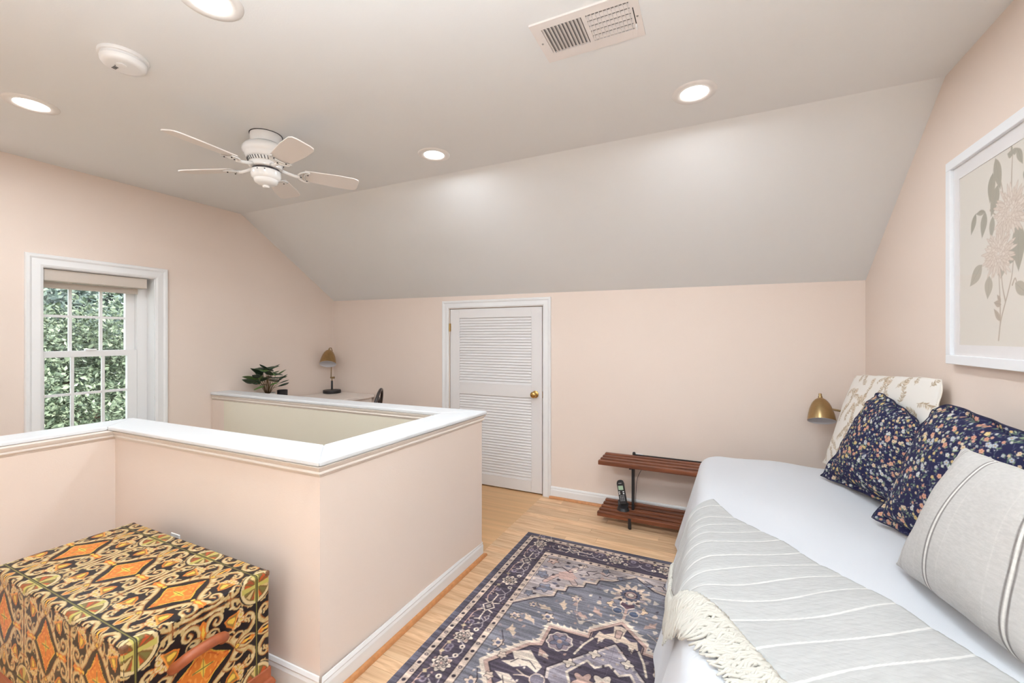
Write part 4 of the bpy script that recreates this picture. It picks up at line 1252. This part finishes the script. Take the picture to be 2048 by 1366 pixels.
for r_ in range(4):
    for c_ in range(3):
        obj('key', pb(-.0165 + c_ * .0125, -.0085 + c_ * .0125, -.0136, -.0122, .028 + r_ * .011, .034 + r_ * .011), M_key, h)

t = thing('power_adapter', 'black power adapter hanging under the upper slats with a thin cord', 'adapter', (-.487, 3.262, .40))
obj('body', G().box(-.516, -.462, 3.25, 3.276, .398, .423), M_black, t, bevel=.004)
obj('cord', G().tube(spline([(-.470, 3.262, .398), (-.485, 3.268, .372), (-.508, 3.276, .31), (-.517, 3.28, .20), (-.519, 3.285, .105)], 5), .0016, 6), M_black, t, smooth=True)
# ------------------------------------------------------------------ bed, coverlet, throw
BZ, BE, BR_, BTH = .62, -.075, .085, radians(76)       # top height, left edge, edge radius, hang angle
M_cov = mat('white_coverlet', (214, 214, 218), .85, bump=.1, bscale=9, sheen=.2, spec=.2)
_nt = M_cov.node_tree; _b = _nt.nodes['Principled BSDF']
_w = _nt.nodes.new('ShaderNodeTexWave'); _w.inputs['Scale'].default_value = 60; _w.bands_direction = 'Y'
_tc = [n for n in _nt.nodes if n.type == 'TEX_COORD'][0]; _nt.links.new(_tc.outputs['Object'], _w.inputs['Vector'])
_bp = _nt.nodes.new('ShaderNodeBump'); _bp.inputs['Strength'].default_value = .12; _bp.inputs['Distance'].default_value = .003
_old = [n for n in _nt.nodes if n.type == 'BUMP' and n != _bp][0]
_nt.links.new(_w.outputs['Fac'], _bp.inputs['Height']); _nt.links.new(_old.outputs['Normal'], _bp.inputs['Normal']); _nt.links.new(_bp.outputs['Normal'], _b.inputs['Normal'])

t = thing('bed', 'single bed along the right wall, hidden under its white coverlet', 'bed', (.42, 2.0, 0))
obj('mattress', G().box(.0, .885, 1.02, 3.03, .33, .595), mat('mattress_ticking', (236, 234, 232), .9), t, bevel=.05)
obj('box_base', G().box(.0, .885, 1.02, 3.03, .10, .329), mat('bed_base_fabric', (190, 186, 184), .9), t, bevel=.01)
for a, b in ((.06, 1.1), (.82, 1.1), (.06, 2.95), (.82, 2.95)):
    obj('leg', G().lathe([(.022, .0075), (.028, .0995)], (a, b, 0), 14), M_black, t, smooth=True, auto=40)

def drape(s):
    """unrolled distance outwards from the flat top -> (offset, height)"""
    if s <= 0: return s, BZ
    A = BR_ * BTH
    if s < A:
        a = s / BR_
        return BR_ * sin(a), BZ - BR_ + BR_ * cos(a)
    k = s - A
    return BR_ * sin(BTH) + k * cos(BTH), BZ - BR_ + BR_ * cos(BTH) - k * sin(BTH)
CXL, CXR, CYN, CYF = BE + BR_, .80, 1.00, 3.08 - BR_     # rectangle where the flat top ends
def topz(x, y):
    """gentle wrinkles in the top"""
    return .008 * sin(9 * x + 5 * y) * sin(4.1 * y - 3 * x) + .004 * sin(15 * x - 8 * y + 1.0)
# flat top as a grid whose rim is a rounded rectangle; the rim then runs on over the edge
r_ = .05
gx = np.concatenate([np.linspace(CXL, CXL + r_, 7)[:-1], np.linspace(CXL + r_, CXR - r_, 40), np.linspace(CXR - r_, CXR, 7)[1:]])
gy = np.concatenate([np.linspace(CYN, CYN + r_, 7)[:-1], np.linspace(CYN + r_, CYF - r_, 110), np.linspace(CYF - r_, CYF, 7)[1:]])
def rim(x, y):
    cx_ = min(max(x, CXL + r_), CXR - r_); cy_ = min(max(y, CYN + r_), CYF - r_)
    a, b = (x - cx_) / r_, (y - cy_) / r_
    a2, b2 = a * math.sqrt(1 - b * b / 2), b * math.sqrt(1 - a * a / 2)
    n = math.hypot(a2, b2) or 1
    return cx_ + a2 * r_, cy_ + b2 * r_, a2 / n, b2 / n
NX, NY = len(gx), len(gy)
cov = G()
cov.v = [(q[0], q[1], BZ + topz(q[0], q[1])) for y in gy for x in gx for q in (rim(x, y),)]
cov.f = [(j * NX + i, j * NX + i + 1, (j + 1) * NX + i + 1, (j + 1) * NX + i) for j in range(NY - 1) for i in range(NX - 1)]
loop = [(i, 0) for i in range(NX - 1)] + [(NX - 1, j) for j in range(NY - 1)] + [(i, NY - 1) for i in range(NX - 1, 0, -1)] + [(0, j) for j in range(NY - 1, 0, -1)]
per = [rim(gx[i], gy[j]) for i, j in loop]
prev = [j * NX + i for i, j in loop]
def foldamp(x, y, z):
    d = max(0, BZ - .10 - z) / .5
    return d * (.016 * sin(y * 11 + x * 9) + .010 * sin(y * 23 + 1.3 + x * 17))
L_ = BR_ * BTH
for s in [L_ * q for q in (.2, .4, .6, .8, 1.0)] + [L_ + q for q in (.04, .09, .15, .21, .27, .33, .39, .45, .50, .545)]:
    ring = []
    for x, y, nx, ny in per:
        o_, z_ = drape(s)
        o2 = o_ + foldamp(x, y, z_)
        X_, Y_ = x + nx * o2, y + ny * o2
        X_ = min(X_, .8905); Y_ = min(Y_, 3.084 + .004 * sin(x * 30))
        ring.append((X_, Y_, max(z_ + topz(x, y) * max(0, 1 - s / .1), .012)))
    n0 = len(cov.v); cov.v += ring
    cur = list(range(n0, n0 + len(ring)))
    cov.f += [(prev[k], cur[k], cur[(k + 1) % len(cur)], prev[(k + 1) % len(prev)]) for k in range(len(cur))]
    prev = cur
o = obj('coverlet', cov, M_cov, smooth=True)
tag(o, 'white textured coverlet draped over the bed down to the floor', 'bedspread')

def bedpt(s, y, lift=0.0, bulge=0.0):
    """s: room x on the flat top; below CXL the cloth turns down over the side"""
    if s >= CXL: return np.array([s, y, BZ + topz(s, y) + lift])
    d = CXL - s
    o_, z_ = drape(d)
    a = min(d / BR_, BTH)
    n = np.array([-sin(a), 0, cos(a)])
    f = foldamp(CXL, y, z_)
    return np.array([CXL - o_ - f, y, z_ + topz(CXL, y) * max(0, 1 - d / .1)]) + n * (lift + bulge * min(1, d / .2))

# throw: rows run from the plain edge (on the bed) to the fringed edge
Rk = {-1.55: (.005, 2.182), 0: (.09, 2.009), 1: (.14, 1.942), 2: (.184, 1.895), 3: (.235, 1.842), 4: (.282, 1.77), 5: (.324, 1.697), 6: (.375, 1.635), 7: (.425, 1.575), 8: (.471, 1.51), 9: (.516, 1.438), 10: (.563, 1.373), 11: (.61, 1.305), 12: (.655, 1.24), 13: (.70, 1.17)}
Lk = {-1.55: (-.25, 1.93), 2: (-.24, 1.68), 4: (-.15, 1.48), 6: (-.060, 1.393), 7: (-.010, 1.330), 8: (.043, 1.262), 9: (.092, 1.168), 10: (.140, 1.078), 11: (.185, .99), 12: (.225, .91), 13: (.265, .83)}
def ip(D, k):
    ks = sorted(D); P_2 = np.array([D[q] for q in ks])
    return np.array([np.interp(k, ks, P_2[:, 0]), np.interp(k, ks, P_2[:, 1])])
NR, NC = 900, 60
P = np.zeros((NR, NC, 3)); Cc = np.zeros((NR, NC, 3))
g1, g2, cr = lin((192, 190, 188)), lin((180, 178, 176)), lin((214, 211, 207))
tn = vnoise(NR, NC, 4.5, 3.4, 9) * .6 + vnoise(NR, NC, 2.4, 1.4, 10) * .4
for i, k in enumerate(np.linspace(-1.55, 13, NR)):
    a, b = ip(Rk, k), ip(Lk, k)
    for j, q in enumerate(np.linspace(0, 1, NC)):
        kk = k - .42 * sin(pi * q) * .5 + .10 * sin(7 * q)     # stripes sag a little
        p = a + (b - a) * q
        fr = abs(k + .10 * sin(6.5 * q + k) - round(k + .10 * sin(6.5 * q + k)))
        stripe = fr < .036 and round(k) >= -1
        puff = .0026 * min(1, fr / .16) + .0016 * tn[i, j] + .003 * sin(5 * q + .7 * k) * sin(2.1 * k - 2 * q)
        ed = min(1, min(q, 1 - q) / .015, (k + 1.55) / .12 + .001)
        P[i, j] = bedpt(p[0], p[1], .005 + (.0065 + puff) * ed ** .5, .020)
        c0 = np.array(cr) if stripe else np.array(g1) * (1 - tn[i, j]) + np.array(g2) * tn[i, j]
        Cc[i, j] = c0
M_thr = attr_mat('grey_quilted_throw', .9, bump=.6, bscale=70, spec=.15)
_nt = M_thr.node_tree
_tc = _nt.nodes.new('ShaderNodeTexCoord'); _mp = _nt.nodes.new('ShaderNodeMapping'); _mp.inputs['Scale'].default_value = (14, 60, 30); _mp.inputs['Rotation'].default_value = (0, 0, .35)
_nz = [n for n in _nt.nodes if n.type == 'TEX_NOISE'][0]; _nz.inputs['Scale'].default_value = 1.6; _nz.inputs['Detail'].default_value = 5
_nt.links.new(_tc.outputs['Object'], _mp.inputs['Vector']); _nt.links.new(_mp.outputs['Vector'], _nz.inputs['Vector'])
t = thing('throw_blanket', 'pale grey throw with cream stripes and fringe laid across the bed', 'blanket', (.15, 1.5, BZ))
grid_obj('cloth', P, Cc, M_thr, t)
# fringe strands
fr = np.random.default_rng(11)
g = G()
N_ = 400
for layer in (0, 1):
    for i in range(N_):
        k = -1.4 + 14.3 * (i + fr.random()) / N_
        a, b = ip(Rk, k), ip(Lk, k)
        d = (b - a); d /= np.hypot(*d); pd = np.array([-d[1], d[0]])
        s0 = b + d * (.0 if layer == 0 else .045)
        Ls = fr.uniform(.055, .095)
        wv = fr.uniform(-.5, .5); ph = fr.uniform(0, 6)
        pts = []
        for q in np.linspace(0, 1, 6):
            p = s0 + d * Ls * q + pd * (wv * .03 * q + .009 * sin(q * 8 + ph))
            pts.append(tuple(bedpt(p[0], p[1], .0045 + (.014 * sin(pi * min(1, q * .8 + .2)) if layer == 0 else .005) + .006 * fr.random() * (1 - q), .020)))
        g.tube(pts, [.0042, .0050, .0048, .0044, .0038, .0022], 6)
M_fr = mat('cream_fringe', (206, 200, 190), .9, spec=.15)
obj('fringe', g, M_fr, t, smooth=True, kind='stuff', label='cream knotted fringe')
g = G()
ks = np.linspace(-1.4, 12.9, 130)
g.tube([tuple(bedpt(*(ip(Lk, k) + (ip(Lk, k) - ip(Rk, k)) * .004), .011, .020)) for k in ks], .006, 6)
obj('fringe_binding', g, M_fr, t, smooth=True)

# ------------------------------------------------------------------ pillows
def pillow(name, label, BL, BR, TL, TR, T, cv, m, flange=0.0, back=(.2, .2, .2), seed=0, group=None, zmin=.637, a_=2.2, b_=.5, pinch=.03, droop=0.0, backT=.55, soft=.0):
    BL, BR, TL, TR = [np.array(p, float) for p in (BL, BR, TL, TR)]
    ny, nx = cv.ny, cv.nx
    u, v = np.meshgrid(np.linspace(0, 1, nx), np.linspace(0, 1, ny))
    N = np.cross(BR - BL, TL - BL); N /= np.linalg.norm(N)
    if N[0] > 0: N = -N
    C0 = (BL + BR + TL + TR) / 4
    r = np.random.default_rng(seed)
    ph = r.uniform(0, 6, 8)
    def surf(u, v, side):
        tc_ = np.clip((v - .62) / .38, 0, 1) ** 2 * np.abs(2 * u - 1) ** 3
        u0, v0 = u, v
        u = .5 + (u - .5) * (1 - soft * .42 * tc_)
        v = v * (1 - soft * .13 * tc_)
        base = (BL * ((1 - u) * (1 - v))[..., None] + BR * (u * (1 - v))[..., None] + TL * ((1 - u) * v)[..., None] + TR * (u * v)[..., None])
        eu, ev = BR - BL, TL - BL
        # edges draw in between the corners
        inx = pinch * (np.sign(.5 - u) * np.abs(2 * u - 1) ** 4 * (1 - (2 * v - 1) ** 2))
        iny = pinch * (np.sign(.5 - v) * np.abs(2 * v - 1) ** 4 * (1 - (2 * u - 1) ** 2))
        base = base + eu * inx[..., None] + ev * iny[..., None]
        f = flange
        ui = np.clip((u0 - f) / (1 - 2 * f), 0, 1); vi = np.clip((v0 - f) / (1 - 2 * f), 0, 1)
        puff = ((1 - np.abs(2 * ui - 1) ** a_) * (1 - np.abs(2 * vi - 1) ** a_)) ** b_
        puff = puff * (1.08 - .25 * vi)
        wr = (np.sin(11 * u + 5 * v + ph[0]) * np.sin(4 * v - 3 * u + ph[1]) * .5 + np.sin(19 * u - 8 * v + ph[2]) * .25)
        th = np.arctan2(v - .5, u - .5)
        rad = np.clip(np.hypot(u - .5, v - .5) * 1.5, 0, 1)
        pucker = np.sin(th * 14 + ph[3]) * .35 * rad ** 4 * (puff > 0.02)
        amp = T if side > 0 else T * backT
        h = amp * puff + side * 0 + (.006 * wr * np.clip(puff * 2, 0, 1) + .006 * pucker)
        ripple = np.where((puff <= 0.001), .006 * np.sin(30 * u + 26 * v + ph[4]), 0)
        p = base + N * (side * h + ripple + side * .0015)[..., None]
        p[..., 2] -= droop * (v ** 2) * (u ** 1.5)
        p[..., 0] = np.minimum(p[..., 0], .8925)
        p[..., 2] = np.maximum(p[..., 2], zmin)
        return p
    P = surf(u, v, 1)
    t_ = thing(name, label, 'pillow', tuple(np.round((BL + BR) / 2, 3)), group)
    kk = 40
    ub, vb = np.meshgrid(np.linspace(1, 0, kk), np.linspace(0, 1, kk))
    B = surf(ub, vb, -1)
    g = G()
    idx = np.arange(kk * kk).reshape(kk, kk)
    g.add(B.reshape(-1, 3).tolist(), np.stack([idx[:-1, :-1], idx[:-1, 1:], idx[1:, 1:], idx[1:, :-1]], -1).reshape(-1, 4).tolist())
    grid_obj('cover', P, cv.linear(), m, t_, extra=g, extra_col=back)
    # piped seam round the edge
    g = G()
    e = [(q, 0) for q in np.linspace(0, 1, 24)] + [(1, q) for q in np.linspace(0, 1, 24)[1:]] + [(q, 1) for q in np.linspace(1, 0, 24)[1:]] + [(0, q) for q in np.linspace(1, 0, 24)[1:]]
    uu, vv = np.array([[p[0] for p in e]]), np.array([[p[1] for p in e]])
    S = (surf(uu, vv, 1)[0] + surf(uu, vv, -1)[0]) / 2
    g.tube([tuple(p) for p in S], .0028, 6)
    return t_, g
M_cot = attr_mat('printed_cotton', .85, bump=.12, bscale=500, spec=.2)

def ditsy(w, h, seed):
    c = Canvas(w, h, .0023, (40, 39, 70))
    r = np.random.default_rng(seed)
    for _ in range(int(1500 * w * h / .4)):          # fine sprigs
        p = r.uniform([0, 0], [w, h]); a = r.uniform(0, 6.3); L = r.uniform(.008, .018)
        q = p + L * np.array([cos(a), sin(a)])
        c.stroke([p, q], .0014, [(112, 118, 128), (96, 112, 104), (150, 150, 156)][r.integers(3)], .8)
        if r.random() < .5: c.disc(q, .0022, [(190, 190, 190), (206, 170, 140), (120, 140, 120)][r.integers(3)])
    for _ in range(int(420 * w * h / .4)):           # leaves
        p = r.uniform([0, 0], [w, h]); c.disc(p, r.uniform(.005, .009), [(120, 134, 108), (88, 106, 96), (150, 160, 130)][r.integers(3)], ry=.0032, rot=r.uniform(0, 3))
    cols = [((196, 138, 116), (216, 168, 146)), ((178, 178, 176), (208, 207, 202)), ((196, 168, 140), (214, 194, 168)), ((184, 124, 108), (206, 156, 136)), ((190, 160, 104), (210, 186, 136)), ((150, 152, 160), (186, 188, 192))]
    pts = []
    for _ in range(4000):
        p = r.uniform([.005, .005], [w - .005, h - .005])
        if all((p[0] - q[0]) ** 2 + (p[1] - q[1]) ** 2 > .0185 ** 2 for q in pts): pts.append(p)
        if len(pts) > 400 * w * h / .4: break
    for p in pts:
        big = r.random() < .42
        R = r.uniform(.0078, .0105) if big else r.uniform(.0042, .0064)
        c1, c2 = cols[r.integers(len(cols))]; a0 = r.uniform(0, 6)
        c.disc(p + np.array([R * 1.1, -R * .6]), R * .7, (126, 140, 110), ry=R * .35, rot=r.uniform(0, 3))
        for k in range(5):
            a = a0 + k * 1.2566
            c.disc(p + R * .62 * np.array([cos(a), sin(a)]), R * .5, c1); c.disc(p + R * .68 * np.array([cos(a), sin(a)]), R * .32, c2)
        c.disc(p, R * .24, (196, 150, 80))
        if big and r.random() < .6:
            q = p + np.array([r.uniform(-.014, .014), r.uniform(-.014, .014)])
            for k in range(5):
                a = a0 + k * 1.2566
                c.disc(q + R * .4 * np.array([cos(a), sin(a)]), R * .34, c2)
            c.disc(q, R * .18, c1)
    return c
def toile(w, h, seed):
    c = Canvas(w, h, .0025, (232, 225, 217))
    r = np.random.default_rng(seed)
    B1, B2 = (176, 154, 128), (206, 188, 164)
    for gy in np.arange(.015, h, .085):
        for gx in np.arange(.02, w, .10):
            p = np.array([gx + r.uniform(-.02, .02) + (.05 if int(gy / .085) % 2 else 0), gy + r.uniform(-.015, .015)])
            a = r.uniform(.4, 2.4)
            pts = [p]
            for k in range(6):
                a += r.uniform(-.5, .5); pts.append(pts[-1] + .019 * np.array([cos(a), sin(a)]))
            s = spline(pts, 4); c.stroke(s, .0022, B1)
            for q in s[2::2]:
                for sg in (-1, 1):
                    b = a + sg * r.uniform(.6, 1.3)
                    c.disc(q + .009 * np.array([cos(b), sin(b)]), .0085, B1 if r.random() < .55 else B2, ry=.0028, rot=b)
            if r.random() < .55:
                q = pts[-1]
                for k in range(7):
                    b = k * .9; c.ring(q + .009 * np.array([cos(b), sin(b)]), .006, .0018, B1, fill=(232, 214, 196))
                c.disc(q, .004, B1)
    return c
def stripes(w, h):
    c = Canvas(w, h, .0026, (196, 191, 187))
    nz = vnoise(c.ny, c.nx, 1.01, 4, 5)[..., None]
    for x in (.035 * w / .5, .335 * w, .80 * w):
        k = 1.0 if x > .1 * w else .55
        wob = .004
        pts = [(x + wob * sin(q * 5) * k, q * h) for q in np.linspace(-.02, 1.02, 20)]
        c.stroke(pts, .020 * k, (132, 125, 122)); c.stroke(pts, .0085 * k, (226, 221, 215))
        for dx in (-.05, .05):
            c.stroke([(a + dx, b) for a, b in pts], .003, (216, 211, 205), .35)
    c.a = c.a * (.97 + .06 * nz)
    return c
t_, g = pillow('pillow', 'cream pillow with brown floral sprigs, at the back against the wall', (.60, 3.06, .632), (.80, 2.32, .632), (.765, 3.13, 1.162), (.868, 2.335, 1.215), .065, toile(.78, .58, 4), M_cot, back=lin((240, 232, 220)), seed=1, pinch=.015, soft=.15)
obj('piping', g, mat('cream_piping', (236, 228, 216), .8), t_, smooth=True)
M_np = mat('navy_piping', (40, 38, 62), .8)
t_, g = pillow('pillow', 'navy floral pillow in the middle, leaning on the cream one', (.525, 2.765, .632), (.775, 2.19, .632), (.712, 2.625, 1.150), (.800, 2.30, 1.08), .075, ditsy(.62, .56, 21), M_cot, flange=.055, back=lin((40, 39, 70)), seed=2, droop=.05, soft=.62)
obj('piping', g, M_np, t_, smooth=True)
t_, g = pillow('pillow', 'navy floral pillow nearest the camera, behind the striped pillow', (.600, 2.215, .632), (.800, 1.62, .632), (.735, 2.085, 1.172), (.838, 1.60, 1.13), .075, ditsy(.64, .58, 33), M_cot, flange=.055, back=lin((40, 39, 70)), seed=3, droop=.03, soft=.55)
obj('piping', g, M_np, t_, smooth=True)
t_, g = pillow('pillow', 'oatmeal pillow with dark double stripes at the front of the bed', (.545, 1.792, .636), (.665, 1.26, .636), (.665, 1.685, 1.055), (.735, 1.30, 1.06), .085, stripes(.54, .46), attr_mat('linen', .9, bump=.3, bscale=350, spec=.15), back=lin((200, 194, 188)), seed=4, b_=.55, pinch=.02)
obj('piping', g, mat('linen_piping', (196, 189, 182), .85), t_, smooth=True)

# ------------------------------------------------------------------ framed botanical print on the right wall
art_y0, art_y1, art_z0, art_z1 = 1.655, 2.332, 1.272, 2.088
M_frm = mat('white_picture_frame', (240, 240, 242), .35)
t = thing('framed_print', 'large white-framed botanical print of pale dahlias on the right wall', 'picture', (XR, 1.99, 1.68))
fw = .036
xf = .866
for nm, a in (('frame_rail', (art_y0, art_y1, art_z0, art_z0 + fw)), ('frame_rail', (art_y0, art_y1, art_z1 - fw, art_z1)), ('frame_stile', (art_y0, art_y0 + fw, art_z0 + fw, art_z1 - fw)), ('frame_stile', (art_y1 - fw, art_y1, art_z0 + fw, art_z1 - fw))):
    obj(nm, G().box(xf, XR - .0006, *a), M_frm, t, bevel=.002)
py0, py1, pz0, pz1 = 1.735, 2.258, 1.349, 2.001
obj('backing', G().box(.886, .893, art_y0 + fw, art_y1 - fw, art_z0 + fw, art_z1 - fw), M_frm, t)
g = G(); xm = .879
for a in ((art_y0 + fw, py0, art_z0 + fw, art_z1 - fw), (py1, art_y1 - fw, art_z0 + fw, art_z1 - fw), (py0, py1, art_z0 + fw, pz0), (py0, py1, pz1, art_z1 - fw)):
    g.box(xm, xm + .003, *a)
obj('mat_board', g, mat('white_mat_board', (240, 235, 234), .8), t)
bc = Canvas(py1 - py0, pz1 - pz0, .002, (230, 222, 212))
LF, LF2, ST, PT, PL = (176, 169, 154), (188, 179, 164), (190, 174, 158), (224, 209, 196), (188, 164, 148)
def leafb(b, tip, w, col):
    b, tip = np.array(b), np.array(tip); d = tip - b; L = np.hypot(*d); d /= L; n = np.array([-d[1], d[0]])
    o = [b + d * L * q + n * w * sin(pi * q ** .8) * sg for sg, qs in ((1, np.linspace(0, 1, 9)), (-1, np.linspace(1, 0, 9))) for q in qs]
    bc.poly(o, col); bc.stroke([b, tip], .0016, (156, 150, 136), .6)
for p in ([(.248, .02), (.262, .09), (.300, .180), (.321, .241), (.330, .33)], [(.258, .075), (.256, .16), (.250, .24)], [(.285, .15), (.27, .20), (.262, .26)], [(.321, .200), (.335, .22), (.345, .20)], [(.315, .47), (.318, .56), (.322, .62)], [(.20, .475), (.225, .455), (.25, .44)], [(.245, .60), (.262, .55), (.275, .50)]):
    bc.stroke(spline(p), .0065, ST, wd1=.004)
for b, tip, w, c in (((.110, .486), (.079, .414), .016, LF), ((.170, .478), (.150, .387), .020, LF), ((.170, .478), (.112, .484), .010, LF), ((.215, .45), (.205, .372), .016, LF), ((.150, .292), (.072, .222), .026, LF2), ((.195, .245), (.184, .165), .024, LF2), ((.215, .60), (.198, .50), .022, LF), ((.245, .55), (.205, .45), .024, LF), ((.230, .645), (.258, .53), .022, LF), ((.322, .625), (.345, .635), .012, LF), ((.345, .635), (.372, .575), .014, LF), ((.322, .622), (.296, .635), .012, LF), ((.322, .62), (.315, .66), .006, LF), ((.350, .40), (.352, .24), .032, LF), ((.375, .47), (.42, .40), .024, LF), ((.38, .52), (.41, .56), .02, LF), ((.335, .205), (.40, .160), .022, LF2), ((.26, .23), (.262, .29), .02, LF2), ((.258, .085), (.222, .128), .011, ST), ((.262, .14), (.222, .150), .012, ST), ((.26, .15), (.24, .175), .008, ST), ((.31, .27), (.33, .33), .022, LF)):
    leafb(b, tip, w, c)
def dahlia(c, R, seed):
    r = np.random.default_rng(seed)
    for k in range(5):
        rad = R * (1 - k * .19); n = int(30 - k * 4)
        for i in range(n):
            a = i * 2 * pi / n + r.uniform(-.12, .12) + k * .4
            L = rad * r.uniform(.78, 1.06)
            b = np.array(c) + np.array([cos(a), sin(a)]) * rad * .25; tp = np.array(c) + np.array([cos(a + .1), sin(a + .1) * .92]) * L
            d = tp - b; Ld = np.hypot(*d); d /= Ld; nn = np.array([-d[1], d[0]]); w = .0068
            o = [b + d * Ld * q + nn * w * sin(pi * q) ** .7 * sg for sg, qs in ((1, (0, .3, .6, .85, 1)), (-1, (.85, .6, .3))) for q in qs]
            bc.poly(o, PT if r.random() < .7 else (231, 218, 206)); bc.stroke(o, .0013, PL, .7)
dahlia((.311, .445), .098, 2); dahlia((.246, .315), .100, 7)
Yc = py1 - np.arange(bc.nx) * .002; Zc = pz0 + np.arange(bc.ny) * .002
Ym, Zm = np.meshgrid(Yc, Zc)
grid_obj('print', np.stack([np.full_like(Ym, .8815), Ym, Zm], -1), bc.linear(), attr_mat('printed_paper', .85, spec=.2), t, smooth=False)
obj('glazing', G().box(.8745, .8765, art_y0 + fw - .001, art_y1 - fw + .001, art_z0 + fw - .001, art_z1 - fw + .001), M_glass, t)

# ------------------------------------------------------------------ brass reading lamp by the pillows
sy = 3.32
t = thing('wall_sconce', 'brass dome reading lamp on the wall beside the cream pillow', 'lamp', (XR, sy, .93))
top = Vector((.632, sy, .985))
MT = Matrix.Rotation(radians(-27), 4, Rv) @ Matrix.Rotation(radians(13), 4, 'Y')
dome(t, top, MT, .93)
obj('finial', G().lathe([(.012, -.004), (.012, .012), (.009, .014), (.009, .03)], tuple(top), 14, MT), M_abrass, t, smooth=True, auto=40)
obj('arm', G().tube([(.655, sy + .03, .935), (.70, sy + .02, .915), (.80, sy, .90), (.878, sy, .90)], .0065, 10), M_abrass, t, smooth=True)
obj('wall_plate', G().lathe([(.05, 0), (.05, .012), (.046, .016), (.012, .018)], (XR - .0005, sy, .90), 28, Matrix.Rotation(radians(-90), 4, 'Y')), M_abrass, t, smooth=True, auto=40)
